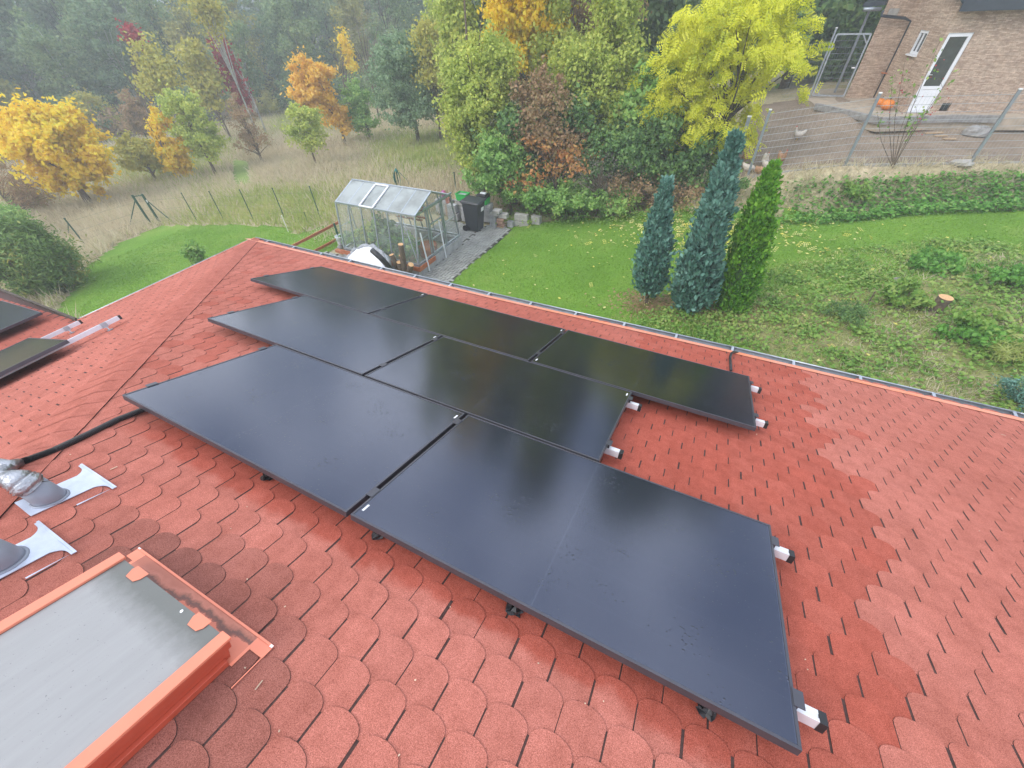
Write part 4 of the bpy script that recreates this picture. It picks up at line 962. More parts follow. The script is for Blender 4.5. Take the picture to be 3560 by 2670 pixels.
def arcpt(s_, off):
    x = np.interp(s_, cs, ARC[:, 0]); y = np.interp(s_, cs, ARC[:, 1]); rr = math.hypot(x, y); return x * (1 + off / rr), y * (1 + off / rr)
first = [True] * len(protos)
def place(lst, first, i, x, y, sc_, zoff=0):
    o = lst[i]
    if first[i]: first[i] = False
    else: o = copy_tree(o)
    o.location = (x, y, float(zg(x, y)) - .1 + zoff); o.rotation_euler = (0, 0, rng.random() * 6.28); o.scale = (sc_, sc_, sc_ * rng.uniform(.9, 1.1)); return o
for off, step, lo in ((1.5, 4.4, .70), (6.5, 4.0, .80), (12.5, 4.2, .92), (19, 4.6, 1.05), (27, 5.2, 1.15), (36, 6, 1.25)):
    s_ = rng.random() * 3
    while s_ < cs[-1]:
        x, y = arcpt(s_ + rng.normal(0, .9), off + rng.normal(0, 1.2)); s_ += step * rng.uniform(.8, 1.2)
        i = int(rng.choice(8, p=[.2, .14, .17, .13, .08, .14, .05, .09] if off > 3 else [.12, .10, .16, .12, .14, .06, .14, .16])); place(protos, first, i, x, y, lo * rng.uniform(.85, 1.1))
firsts = [True] * 4; s_ = 0
while s_ < cs[-1] - 8:
    x, y = arcpt(s_, -1.2 + rng.normal(0, 1.1)); s_ += 2.3 * rng.uniform(.7, 1.3); place(shr, firsts, int(rng.choice(4, p=[.34, .34, .17, .15])), x, y, rng.uniform(.7, 1.15))
# single trees of the forest edge that stand out by colour
def edge_tree(name, label, cat, cx, bot, crowns, leaf, dist, ls=.26, ncl=60, nl=3500, cr=.6, bark=None, **kw):
    r = ray(cx, bot); r = r / np.hypot(r[0], r[1]); g = np.array([r[0] * dist, r[1] * dist, 0.]); g[2] = float(zg(g[0], g[1]))
    ell = [crown_from_px(g, *c) for c in crowns]; H = max(e[2] + e[5] for e in ell)
    return tree(name, label, cat, g, ell, leaf, ls, ncl, nl, cr, .07, H, bark, nlimb=24, **kw)
edge_tree('creeper_clad_tree', 'tall pale trunked tree hung with crimson creeper at the forest edge', 'tree', 540, 200, [(482, 115, 13, 40), (505, 165, 16, 40), (520, 205, 14, 26)], 'crimson', 42, bark=M_barkpale, nl=3000, cr=.45)
edge_tree('golden_birch', 'tall thin golden birch above the crimson creeper', 'tree', 530, 230, [(455, 30, 26, 44), (475, 75, 22, 34), (430, 10, 30, 30)], 'ygreen', 41, bark=M_barkpale, nl=2600, ls=.2)
edge_tree('crimson_creeper_tree', 'small tree with crimson creeper left of the golden birch', 'tree', 345, 290, [(288, 80, 10, 24), (345, 165, 8, 30), (375, 220, 7, 26)], 'crimson', 42, nl=1500, cr=.4)
edge_tree('peach_birch', 'peach brown thinning birch over the orange young maple', 'tree', 400, 300, [(320, 110, 34, 36), (345, 155, 40, 34), (330, 180, 36, 24)], 'ygreen', 38, bark=M_barkpale, nl=2800, ls=.2)
edge_tree('olive_gold_tree', 'rounded olive gold tree at the forest edge', 'tree', 480, 260, [(425, 130, 30, 36), (445, 180, 36, 34), (455, 215, 30, 22)], 'ygreen', 41, nl=3600)
edge_tree('tall_bare_tree', 'tall bare grey tree standing behind the amber maple', 'tree', 812, 230, [(800, 60, 60, 70), (790, 120, 50, 50)], 'twig', 40, ls=.10, nl=1800, ncl=90, aspect=.2)
edge_tree('gold_forest_tree', 'thin gold tree in the forest left of the grey bare tree', 'tree', 752, 220, [(742, 90, 12, 26), (758, 130, 12, 30)], 'maple', 41, nl=1000, ls=.2, cr=.4)
edge_tree('orange_tip_tree', 'orange tipped tree rising behind the grey green tree', 'tree', 940, 220, [(925, 62, 24, 26), (905, 90, 18, 20), (930, 110, 26, 30), (935, 160, 30, 30)], 'ygreen', 29, nl=3200, ls=.18)

# ============================================================ hedge of trees and shrubs on the right of the meadow
def htree(name, label, cat, bx, by, dist, crowns, leaf, ls, ncl, nl, cr, r0=.09, up=0, **kw):
    r = ray(bx, by); r = r / np.hypot(r[0], r[1]); g = np.array([r[0] * dist, r[1] * dist, 0.]); g[2] = float(zg(g[0], g[1]))
    ell = [crown_from_px(g, *c) for c in crowns]; ell = [(e[0], e[1], e[2], e[3] * 1.22, e[4] * 1.3, e[5] * 1.15) for e in ell]
    if up:
        e = max(ell, key=lambda q: q[2]); k = max(1, int(up / 1.6))
        for q in range(1, k + 1): ell.append((e[0], e[1], e[2] + up * q / k, e[3] * (1.1 - .45 * q / k), e[4] * (1.1 - .45 * q / k), max(e[5], 1.3)))
    H = max(e[2] + e[5] for e in ell); f = len(ell) / len(crowns)
    return tree(name, label, cat, g, ell, leaf, ls * 1.1, int(ncl * 1.25 * f), int(nl * 1.6 * f), cr * 1.1, r0, H, **kw)
htree('hazel_tree', 'tall pale olive leafy tree at the left end of the hedge', 'tree', 1040, 420, 17.5, [(1030, 200, 55, 90), (1010, 260, 40, 60), (1060, 130, 50, 60), (1050, 330, 50, 50)], 'paleg', .11, 200, 17000, .34, nlimb=20, up=3)
htree('yellow_hedge_tree', 'bright yellow orange tree rising out of the middle of the hedge', 'tree', 1130, 380, 20.5, [(1110, 40, 50, 50), (1165, 50, 48, 56), (1150, 110, 50, 36), (1100, 100, 34, 30)], 'maple', .15, 130, 8500, .34, up=5)
htree('olive_hedge_tree', 'broad olive green tree in the hedge left of the yellow locust', 'tree', 1270, 440, 18.0, [(1285, 190, 66, 76), (1320, 120, 60, 60), (1340, 250, 60, 60), (1250, 130, 50, 50)], 'paleg', .11, 240, 20000, .36, nlimb=22, up=5)
htree('russet_hedge_tree', 'russet brown tree top above the olive hedge tree', 'tree', 1290, 360, 21.5, [(1285, 50, 66, 56), (1330, 10, 60, 40), (1240, 110, 40, 40)], 'brown', .11, 130, 7500, .40, up=6)
htree('cherry_shrub', 'shrub with dull pinkish and rust leaves in the hedge', 'shrub', 1175, 440, 16.6, [(1170, 215, 50, 60), (1150, 280, 50, 40), (1200, 290, 60, 40)], 'brown', .11, 130, 5200, .32, nlimb=26)
htree('rust_leaved_shrub', 'low shrub with bright rust orange leaves in front of the dark hedge', 'shrub', 1200, 460, 15.6, [(1185, 325, 60, 30), (1240, 345, 50, 24), (1150, 380, 60, 20)], 'rust', .12, 90, 1000, .28, nlimb=26, split=.05)
htree('green_hedge_shrub', 'dense green shrub in the lower hedge', 'shrub', 1100, 450, 15.8, [(1080, 330, 50, 40), (1050, 380, 40, 34), (1110, 400, 44, 30)], 'green', .11, 110, 5200, .26, nlimb=20, split=.05)
htree('dark_hedge_shrub', 'dark leafy shrub in the hedge behind the small cypress', 'shrub', 1330, 450, 16.4, [(1340, 320, 70, 50), (1400, 350, 60, 50), (1290, 360, 60, 40)], 'dark', .11, 150, 7500, .30, nlimb=26, split=.05)
htree('locust_underwood', 'mid green undergrowth below the yellow locust', 'shrub', 1480, 440, 16.3, [(1480, 350, 60, 50), (1520, 310, 50, 50), (1430, 290, 60, 50)], 'dark', .12, 130, 7000, .30, nlimb=20, split=.05)
htree('bramble_thicket', 'bramble thicket along the foot of the hedge by the bin', 'thicket', 1200, 455, 14.9, [(1150, 415, 40, 22), (1210, 425, 50, 24), (1270, 430, 50, 20), (1330, 430, 44, 18)], 'green', .10, 150, 7000, .20, nlimb=60, split=.02, r0=.03, bark=M_barkdk)
htree('twiggy_thicket', 'brown twiggy thicket between hedge and yellow locust', 'thicket', 1420, 460, 15.3, [(1400, 420, 60, 30), (1470, 425, 50, 30), (1340, 410, 50, 30)], 'brown', .08, 90, 2600, .26, nlimb=70, split=.02, r0=.03)
htree('pale_hedge_tree', 'light green slim tree at the back of the hedge', 'tree', 1010, 300, 23, [(990, 60, 34, 60), (1000, 140, 40, 60), (985, 10, 30, 40)], 'paleg', .16, 110, 6500, .40, up=5)
htree('grey_hedge_tree', 'grey green tree at the back between yellow and russet tops', 'tree', 1215, 330, 24, [(1215, 30, 60, 60), (1190, 110, 50, 60)], 'grayg', .16, 110, 6500, .45, up=7)
htree('tall_back_tree', 'tall dark tree at the top behind the locust crown', 'tree', 1420, 300, 25, [(1400, 20, 90, 70), (1450, 100, 80, 80), (1380, -60, 80, 60)], 'forest1', .24, 130, 8500, .6, up=9)
for nm, bx, dist, cr_ in (('spruce_like_tree', 1800, 31, [(1800, 60, 80, 90), (1810, -60, 70, 80), (1790, 130, 60, 60)]), ('tall_dark_tree', 1700, 29, [(1690, 40, 90, 90), (1700, -80, 90, 80)]), ('far_right_tree', 1960, 36, [(1960, -60, 110, 90), (1960, 40, 80, 80)])):
    lab = {'spruce_like_tree': 'dark green tree behind the chicken run gate', 'tall_dark_tree': 'tall dark tree hidden behind the right of the locust crown', 'far_right_tree': 'dark tree rising behind the stone clad house'}[nm]
    htree(nm, lab, 'tree', bx, 180, dist, cr_, 'dark', .26, 110, 6500, .8, r0=.2, up=9)
htree('lime_filler_tree', 'rounded yellow green tree in the second row of the hedge', 'tree', 1220, 400, 20, [(1225, 190, 60, 80), (1200, 120, 50, 50)], 'paleg', .15, 110, 6500, .38, up=2)
htree('elder_shrub', 'mid green shrub between the cherry like shrub and locust', 'shrub', 1390, 430, 17.2, [(1400, 230, 60, 70), (1430, 180, 50, 60), (1370, 300, 60, 50)], 'green', .14, 130, 7500, .32)
htree('dogwood_shrub', 'dark green shrub behind the low rust leaved one', 'shrub', 1110, 430, 17, [(1110, 290, 60, 60), (1150, 340, 60, 50), (1230, 260, 60, 60)], 'dark', .14, 120, 6500, .32)
htree('back_row_tree', 'dull green tree deep behind the left end of the hedge', 'tree', 1080, 300, 26, [(1070, 60, 60, 70), (1080, 150, 60, 60)], 'forest1', .22, 110, 6500, .5, up=4)
# a clump of pale stems in the dark hollow of the hedge
g0 = htree('bare_stem_clump', 'clump of thin bare stems in the dark hollow of the hedge', 'shrub', 1290, 450, 15.0, [(1290, 370, 70, 40)], 'twig', .07, 60, 500, .35, nlimb=60, split=.02, r0=.035, aspect=.2)
# yellow locust
gl_ = G(1532, 400)
tree('locust_tree', 'yellow leaved locust tree with feathery leaves by the chicken run', 'tree', gl_, [crown_from_px(gl_, *c, 1.0) for c in ((1590, 90, 150, 105), (1500, 130, 100, 90), (1680, 110, 100, 90), (1560, 220, 90, 60), (1690, 210, 55, 36), (1480, 215, 80, 50), (1600, 20, 150, 70), (1470, 290, 45, 26), (1530, 285, 50, 24), (1600, 265, 70, 34), (1450, 250, 50, 40), (1560, 280, 90, 40), (1420, 190, 60, 50))],
     'locust', .32, 330, 4300, .34, .11, 5.2, M_barkdk, nlimb=40, frond=True, bias=3.0)

# ============================================================ columnar conifers
def conifer(name, label, base_px, z_, top_px, prof, leaf, nl, ls, stem=.0, bend=0):
    g = AZ(base_px, z_); g[2] = float(zg(g[0], g[1])); g = G(*base_px); H = HT(g, top_px, 6)
    t = thing(name, label, 'conifer', g, None, 'columnar conifers on the lawn')
    tops = at_local(g, top_px); lx = np.array([tops[0], tops[1]]) / max(tops[2], .1)
    trunk = MB(); trunk.tube([(lx[0] * s_ * H, lx[1] * s_ * H, s_ * H * .95 - .04) for s_ in np.linspace(0, 1, 6)], [.045, .04, .03, .022, .014, .006], 7); trunk.build('trunk', M_bark, t, local=True)
    ncl = 330; tt = rng.random(ncl) ** 1.15; ang = rng.random(ncl) * 6.28; rad = np.interp(tt, [q[0] for q in prof], [q[1] for q in prof]) * rng.uniform(.42, 1.12, ncl) * .80
    C = np.stack([np.cos(ang) * rad, np.sin(ang) * rad, stem + tt * (H - stem)], 1); C[:, 0] += lx[0] * C[:, 2]; C[:, 1] += lx[1] * C[:, 2]
    j = rng.integers(0, ncl, nl); o = rng.normal(size=(nl, 3)) * np.array([.055, .055, .10]) * (1 - .75 * tt[j] ** 3)[:, None]; P = C[j] + o
    P += unit(np.stack([np.cos(ang), np.sin(ang), np.zeros(ncl)], 1))[j] * rng.random(nl)[:, None] * .06
    out = unit(np.stack([np.cos(ang), np.sin(ang), np.full(ncl, .25)], 1))[j]
    # upward pointing sprays
    nr = unit(rng.normal(size=(nl, 3)) * .7 + out); tg = unit(np.array([0, 0, 1.0]) + out * .45 + rng.normal(size=(nl, 3)) * .45); bb = unit(np.cross(nr, tg)); s_ = (ls * rng.uniform(.6, 1.3, nl))[:, None]
    V = np.stack([P, P + tg * s_ * .55 + bb * s_ * .28, P + tg * s_, P + tg * s_ * .5 - bb * s_ * .28], 1).reshape(-1, 3)
    np_mesh('foliage', V, 4, L[leaf], None, t)
    core = MB(); m = [(s_, float(np.interp(s_, [q[0] for q in prof], [q[1] for q in prof])) * .62) for s_ in np.linspace(0.02, .97, 9)]
    core.tube([(lx[0] * (stem + s_ * (H - stem)), lx[1] * (stem + s_ * (H - stem)), stem + s_ * (H - stem)) for s_, r in m], [max(r, .01) for s_, r in m], 10); core.build('inner_twigs', L['dark'], t, local=True)
conifer('cypress', 'shortest blue green cypress, leftmost of the three conifers', (1396, 656), -5.45, (1440, 392), [(0, .16), (.12, .35), (.35, .33), (.55, .22), (.72, .11), (.84, .05), (1, .003)], 'cypress', 12000, .105, .42)
conifer('cypress', 'tallest blue green cypress, middle one of the three conifers', (1487, 668), -5.35, (1590, 296), [(0, .24), (.1, .43), (.28, .43), (.45, .29), (.65, .21), (.8, .14), (.92, .06), (1, .003)], 'cypress', 19000, .115, .12)
conifer('thuja', 'bright green narrow thuja, rightmost of the three conifers', (1580, 668), -5.25, (1674, 350), [(0, .26), (.12, .35), (.35, .34), (.6, .30), (.8, .19), (.92, .08), (1, .004)], 'thuja', 20000, .085, .06)

# ============================================================ grass, weeds, leaves on the ground
def blades(name, pts, h, w, leaf, label, cat, lean=.5):
    n = len(pts); z = zg(pts[:, 0], pts[:, 1]); P = np.stack([pts[:, 0], pts[:, 1], z + .005], 1); a = rng.random(n) * 6.28
    hh = (h * rng.uniform(.5, 1.25, n))[:, None]; ww = (w * rng.uniform(.6, 1.3, n))[:, None]; b = np.stack([np.cos(a), np.sin(a), np.zeros(n)], 1); ln = rng.normal(size=(n, 3)) * lean * np.array([1, 1, 0]) + np.array([.15, -.1, 1]); ln[:, 2] = 1
    V = np.stack([P - b * ww, P + b * ww, P + unit(ln) * hh], 1).reshape(-1, 3)
    return tag(np_mesh(name, V, 3, L[leaf]), label, cat, None, 'stuff')
def rpts(n, x0, x1, y0, y1): return np.stack([rng.uniform(x0, x1, n), rng.uniform(y0, y1, n)], 1)
lawnp = lambda p: inpoly(p[:, 0], p[:, 1], LAWN_L) | inpoly(p[:, 0], p[:, 1], LAWN_R) | inpoly(p[:, 0], p[:, 1], LAWN_M)
def vis(p): return (p[:, 0] ** 2 + p[:, 1] ** 2 > 20)
pm = rpts(230000, -46, -4, 0, 36); rr_ = np.hypot(pm[:, 0], pm[:, 1]); pm = pm[rng.random(len(pm)) < np.clip(26 / rr_, 0, 1) ** 1.2]
pav = (pm[:, 0] > -11.6) & (pm[:, 1] < 12.9)
path = inpoly(pm[:, 0], pm[:, 1], gp((503, 345), (538, 350), (545, 398), (505, 402)))
pm = pm[~lawnp(pm) & ~pav & ~path & (pm[:, 0] < -8 + (pm[:, 1] - 12) * .1)]
k_ = (np.sin(pm[:, 0] * .35 + 1) + np.sin(pm[:, 1] * .5 + pm[:, 0] * .2) + rng.normal(0, .6, len(pm))) > .25
blades('dry_meadow_grass', pm[~k_], .48, .022, 'dry', 'tall dry straw coloured grass of the meadow', 'grass'); blades('green_meadow_grass', pm[k_], .36, .022, 'drygreen', 'greener patches of rough grass in the meadow', 'grass')
pl_ = rpts(260000, -20, 11, 3, 17); pl_ = pl_[lawnp(pl_)]
wd = inpoly(pl_[:, 0], pl_[:, 1], WEED)
blades('lawn_blades', pl_[~wd], .055, .010, 'grass', 'short bright green mown lawn grass', 'grass', .7)
pw_ = pl_[wd]; pw_ = pw_[rng.random(len(pw_)) < .55]
blades('rough_grass', pw_, .13, .010, 'drygreen', 'rough yellowish grass among the weeds right of the conifers', 'grass', .9)
pd_ = rpts(60000, 1.5, 10, 4.5, 13); pd_ = pd_[(rng.random(len(pd_)) < sstep(1.5, 5, pd_[:, 0] - (pd_[:, 1] - 7) * .35) * .75 * (np.sin(pd_[:, 0] * 2.2) + np.sin(pd_[:, 1] * 2.7 + 1) + 1.2 > .3))]
blades('dry_weed_grass', pd_, .17, .011, 'dry', 'matted straw coloured grass on the lower right slope', 'grass', 1.3)
sheet('bare_soil', [(.2, 8.6), (1.2, 7.6), (3, 6.5), (6, 6.2), (9.5, 8), (10, 11), (7, 12.2), (4.4, 11.2), (2.4, 10.2), (.9, 9.6)], .018, M_weed)
def scatter_leaves(name, pts, size, leaf, label, cat, hmax=.12, ncl=1, flat=1.2, spread=.0, aspect=.75):
    n = len(pts); z = zg(pts[:, 0], pts[:, 1]); P = np.stack([pts[:, 0], pts[:, 1], z + .01 + rng.random(n) * hmax], 1)
    N = np.tile(np.array([0, 0, 1.0]), (n, 1)); return tag(np_mesh(name, leaf_quads(P, size, N, aspect, flat), 4, L[leaf]), label, cat, None, 'stuff')
def clumps(n, per, sd, test, x0, x1, y0, y1):
    c = rpts(n, x0, x1, y0, y1); c = c[test(c)]; j = rng.integers(0, len(c), len(c) * per); return c[j] + rng.normal(size=(len(j), 2)) * sd
wp = clumps(1500, 30, .13, lambda p: inpoly(p[:, 0], p[:, 1], WEED), -1, 9, 4.5, 15)
scatter_leaves('weed_cover', wp, .075, 'weed', 'low leafy weeds covering the slope right of the conifers', 'weeds', .13)
bk = rpts(60000, -1.0, 11, 14, 19.5); d_ = (bk[:, 1] - yfence(bk[:, 0])) * .93; bk = bk[(d_ > -1.55) & (d_ < -.42) & (rng.random(len(bk)) < sstep(.6, 4.2, bk[:, 0]) * .85 + .09)]
scatter_leaves('ivy_bank', bk[:26000], .10, 'ivy', 'dense creeping leaves on the bank under the mesh fence', 'ground cover', .24)
bk2 = rpts(9000, -1.0, 11, 14, 19.5); d_ = (bk2[:, 1] - yfence(bk2[:, 0])) * .93; bk2 = bk2[(d_ > -.75) & (d_ < .1)]
blades('bank_dry_grass', np.concatenate([bk2, bk2 + rng.normal(size=bk2.shape) * .05]), .34, .012, 'dry', 'dry grass tufts at the top of the bank by the fence', 'grass', .8)
fp = np.concatenate([np.stack([rng.normal(-.4, 1.5, 900), rng.normal(13.9, 1.0, 900)], 1), np.stack([rng.normal(1.0, 1.5, 260), rng.normal(12.5, 1.8, 260)], 1), rpts(230, -6.4, 9, 5.5, 15)]); fp = fp[(fp[:, 0] > -6.4) & (fp[:, 1] < 15.3)]
z_ = zg(fp[:, 0], fp[:, 1]); PF = np.stack([fp[:, 0], fp[:, 1], z_ + .05], 1)
NF = np.tile(np.array([0, 0, 1.6]), (len(PF), 1)); k3 = rng.random(len(PF)) < .38
tag(np_mesh('fallen_fronds', fronds(PF[k3], .19, NF[k3], 4), 4, L['fallen'], np.tile(rng.random(int(k3.sum())), 8)), 'pale yellow fallen locust leaves strewn over the lawn', 'fallen leaves', None, 'stuff')
tag(np_mesh('fallen_leaves', leaf_quads(PF[~k3], .085, NF[~k3], .7, 1.5), 4, L['fallen']), 'single yellow leaves scattered over the lawn', 'fallen leaves', None, 'stuff')
gb = np.concatenate([np.stack([rng.normal(-12.6, .5, 1200), rng.normal(10.6, .6, 1200)], 1)]); blades('garden_bed_stalks', gb, .28, .010, 'dry', 'withered brown stalks in the garden bed left of the greenhouse', 'dead plants', 1.0)
cb = np.concatenate([np.stack([rng.normal(cx, .42, 900), rng.normal(cy, .30, 900)], 1) for cx, cy in [G(1400, 656)[:2], G(1487, 668)[:2], G(1580, 668)[:2]]])
scatter_leaves('conifer_litter', cb, .08, 'brown', 'brown litter and bare soil under the conifers', 'litter', .015, flat=2.5)
he = clumps(260, 26, .22, lambda p: (p[:, 1] > 12.7 + (p[:, 0] + 7) * .28) & (p[:, 1] < 15.4 + (p[:, 0] + 7) * .2), -7.2, .2, 12.8, 16.5)
scatter_leaves('hedge_foot_weeds', he, .085, 'weed', 'leafy weeds along the foot of the hedge', 'weeds', .25)

# ============================================================ fence posts, gate frame, hose
def post(name, label, bp, tp, r=.02, m=M_green, group=None, cat='fence post', brace=None, topcap=True):
    g = G(*bp); h = min(max(HT(g, tp, 3), .4), 2.4)
    b = MB(); b.tube([g + [0, 0, -.1], g + [0, 0, h]], r, 8)
    if brace is not None: e = G(*brace); b.tube([e, g + np.array([0, 0, h * .85])], r * .7, 6)
    if topcap: b.tube([g + [0, 0, h - .01], g + [0, 0, h + .02]], r * 1.4, 8)
    return tag(b.build(name, m, smooth=False, origin=g), label, cat, group)
fg = 'green fence posts along the meadow'
for i, (a, b_, lab) in enumerate([((1262, 1415), (1158, 1240), 'green fence post next right of the green gate frame'), ((1432, 1405), (1338, 1228), 'green fence post second right of the green gate frame'), ((1630, 1420), (1540, 1215), 'green fence post midway between gate frame and greenhouse'),
                                  ((1825, 1400), (1745, 1207), 'green fence post behind the pale garden stake'), ((2055, 1400), (1985, 1195), 'green fence post nearest the left greenhouse end')]):
    post('fence_post', lab, c1(*a), c1(*b_), .018, group=fg)
post('fence_post', 'green corner post with a brace left of the gate frame', c1(555, 1580), c1(412, 1403), .026, brace=c1(440, 1500), group=fg)
post('fence_post', 'dark fence post right of the hose, behind the green box', c5(1345, 330), c5(1318, 140), .024, group='dark fence posts by the hedge')
post('fence_post', 'dark fence post in the thicket right of the bin', c5(1858, 470), c5(1838, 160), .020, group='dark fence posts by the hedge')
post('fence_post', 'dark fence post deep in the undergrowth left of the small cypress', (1353, 445), (1349, 372), .020, group='dark fence posts by the hedge')
ga = G(*c1(970, 1440)); gb = G(*c1(1030, 1435)); hA = HT(ga, np.array(c1(845, 1252)), 3)
gt = thing('gate_frame', 'green steel gate frame with two leaning side braces at the meadow edge', 'gate', ga)
for a in (ga, gb):
    b_ = MB(); b_.bar(a + [0, 0, -.1], a + [0, 0, hA], .07); b_.build('gate_post', M_green, gt)
b_ = MB(); b_.bar(ga + [0, 0, hA - .05], gb + [0, 0, hA - .05], .03); b_.build('crossbar', M_green, gt)
e1 = G(*c1(830, 1455)); e2 = G(*c1(1110, 1425))
b_ = MB(); b_.tube([e1, ga + [0, 0, hA * .85]], .02, 6); b_.build('brace', M_green, gt); b_ = MB(); b_.tube([e2, gb + [0, 0, hA * .85]], .02, 6); b_.build('brace', M_green, gt)
b_ = MB(); b_.box(gb + np.array([.05, 0, hA * .78]), (.05, .03, .1)); b_.build('lock_case', M_label, gt)
wire = MB(); pts_ = [G(*c1(555, 1580)), ga]
for q in ((1262, 1415), (1432, 1405), (1630, 1420), (1825, 1400), (2055, 1400)): pts_.append(G(*c1(*q)))
pts_[1:1] = []
for hz in (.25, .6, .98):
    for a, b in zip(pts_[:-1], pts_[1:]):
        if a is pts_[0] or True: wire.tube([a + [0, 0, hz], b + [0, 0, hz]], .0022, 4)
tag(wire.build('fence_wire', M_green), 'thin wires strung between the green fence posts', 'fence wire')
hpb = G(*c5(800, 285)); hh_ = HT(hpb, np.array(c5(775, 85)), 3)
hp_ = thing('hose_post', 'post carrying a coiled green garden hose behind the greenhouse', 'hose post', hpb)
b_ = MB(); b_.tube([hpb, hpb + [0, 0, hh_ - .15]], .025, 8); b_.build('post', M_green, hp_)
b_ = MB(); rdir = unit(np.array([hpb[1], -hpb[0], 0.]))
for k in range(7):
    cc = hpb + np.array([0, 0, hh_ - .5 + k * .008]); rx = .10 + .006 * k; rz = .46 - .02 * k
    b_.tube([cc + rdir * rx * math.cos(a) + np.array([.01 * k, -.02 * k, 0]) + np.array([0, 0, rz * math.sin(a)]) for a in np.linspace(0, 6.28, 22)], .014, 6)
b_.tube([hpb + rdir * .12 + np.array([0, 0, hh_ - .2]), hpb + rdir * .3 + np.array([0, 0, hh_ - .45]), hpb + rdir * .42 + np.array([0, 0, .3]), hpb + rdir * .45 + np.array([0, 0, .02])], .012, 6)
b_.build('hose_coil', M_hose, hp_, smooth=True)
post('garden_post', 'short dark post just left of the hose post', c5(762, 275), c5(757, 232), .018, group=None, cat='post')

# wooden rails and bed left of the greenhouse
ra = AZ((1014 / S, 857 / S), -5.6); rb = AZ(c5(225, 610), -5.6); rc = AZ(((2010 * .5425) / S, 1612 * .5425 / S), -5.93); rd = AZ(c5(225, 765), -5.93)
rf = thing('rail_fence', 'low fence of two orange brown wooden rails left of the greenhouse', 'fence', (ra[0], ra[1], -6.0))
b_ = MB(); b_.bar(ra, rb, .035, .085); b_.build('rail', M_wood, rf); b_ = MB(); b_.bar(rc, rd, .035, .085); b_.build('rail', M_wood, rf)
for q in ((240, 840, 170, 625),):
    g = AZ(c5(q[0], q[1]), -6.0); h = HT(g, np.array(c5(q[2], q[3])), 2); b_ = MB(); b_.bar(g, g + [0, 0, h], .05); b_.build('post', M_green, rf)
for bp, tp, lab in ((c1(1850, 1490), c1(1835, 1370), 'pale garden stake standing in the withered bed'), (c1(1975, 1430), c1(1977, 1350), 'white topped garden stake near the withered bed')):
    post('garden_stake', lab, bp, tp, .012, M_label if 'pale' in lab else M_green, None, 'stake')
bk_ = MB(); g = AZ(c5(255, 850), -5.98)
bk_.lathe(g, [(.10, 0), (.115, .02), (.15, .36), (.16, .37), (.155, .385), (.14, .37), (.10, .06)], 20); tag(bk_.build('bucket', M_white, smooth=True, origin=g), 'white bucket beside the left greenhouse corner', 'bucket')
b_ = MB(); b_.lathe(AZ(c5(235, 870), -5.98), [(.05, 0), (.11, .03), (.10, .09), (.03, .13)], 9); tag(b_.build('rock', M_stone, smooth=True), 'grey rock on the paving by the white bucket', 'rock')
b_ = MB(); b_.bar(AZ(c5(195, 885), -5.88), AZ(c5(300, 915), -5.88), .12, .09); tag(b_.build('timber_edge', M_wood), 'orange timber plank end left of the white cover', 'plank')
pt = AZ(c5(690, 470), -5.7)
for i, (px, py, z_, s_) in enumerate([(450, 780, -5.4, .42), (540, 760, -5.3, .45), (640, 800, -5.4, .45), (720, 740, -5.2, .45), (800, 800, -5.4, .45), (620, 680, -5.15, .35), (860, 830, -5.5, .32), (340, 790, -5.45, .32)]):
    c = AY(c5(px, py), 9.3); lab = ['leafy plant third from the left inside the greenhouse', 'yellowish plant in the left half of the greenhouse', 'broad leaved plant behind the white cover in the greenhouse', 'tall blue green plant at the middle of the greenhouse', 'leafy plant behind the cut stems in the greenhouse', 'top of a tall plant in the greenhouse middle', 'small plant near the front right greenhouse corner', 'small dark plant at the left end of the greenhouse'][i]
    base = (c[0], c[1], -5.95)
    tree('greenhouse_plant', lab, 'plant', base, [(0, 0, c[2] + 5.95, s_ * .8, s_ * .7, s_ * .8)], ['weed', 'paleg', 'ivy', 'grayg', 'green', 'weed', 'ivy', 'grayg'][i], (.17), 22, 420, .19, .012, max(.3, c[2] + 5.95), M_green, 'plants inside the greenhouse', 8, parts=('stem', 'leaves'), aspect=.8, split=.05)

# white cover, black pipe, cut stems
cc = AY(c5(470, 1010), 7.75); cv = thing('covered_tub', 'white rounded tarpaulin cover with crinkled rim in front of the greenhouse', 'cover', (cc[0], cc[1], -6.0))
b_ = MB(); rad = .78; prof = [(rad * 1.03, 0), (rad * 1.04, .2)]
H0 = 0.20
for a in np.linspace(0, math.pi / 2, 9): prof.append((rad * .98 * math.cos(a) + .001, .25 + H0 * math.sin(a) ** .8))
b_.lathe((0, 0, 0), prof, 44); nlat = 44
Vn = []
for q in b_.v:
    q = np.array(q); a = math.atan2(q[1], q[0]); k = 1 + .018 * math.sin(a * 9) * (q[2] < .45) + rng.normal(0, .006); Vn.append((q[0] * k, q[1] * k, q[2] + .01 * math.sin(a * 5)))
tilt = np.array(Matrix.Rotation(math.radians(47), 3, 'X')); b_.v = [tuple(tilt @ np.array(q) + np.array([cc[0], cc[1] + .05, -5.82])) for q in Vn]
b_.build('tarpaulin', M_tarp, cv, smooth=True)
b_ = MB(); P_ = []; R_ = []
for a in np.linspace(0, 2 * math.pi, 90):
    k = 1.0 + .03 * math.sin(a * 14) + rng.normal(0, .012); P_.append(tilt @ np.array([rad * k * math.cos(a), rad * k * math.sin(a), .27 + .02 * math.sin(a * 22)]) + np.array([cc[0], cc[1] + .05, -5.82])); R_.append(.06 + rng.normal(0, .012))
b_.tube(P_, R_, 8); b_.build('crinkled_rim', M_tarpg, cv, smooth=False)
b_ = MB(); b_.box((cc[0], cc[1], -5.9), (1.0, 1.0, .2)); b_.build('tub_base', M_concrete, cv)
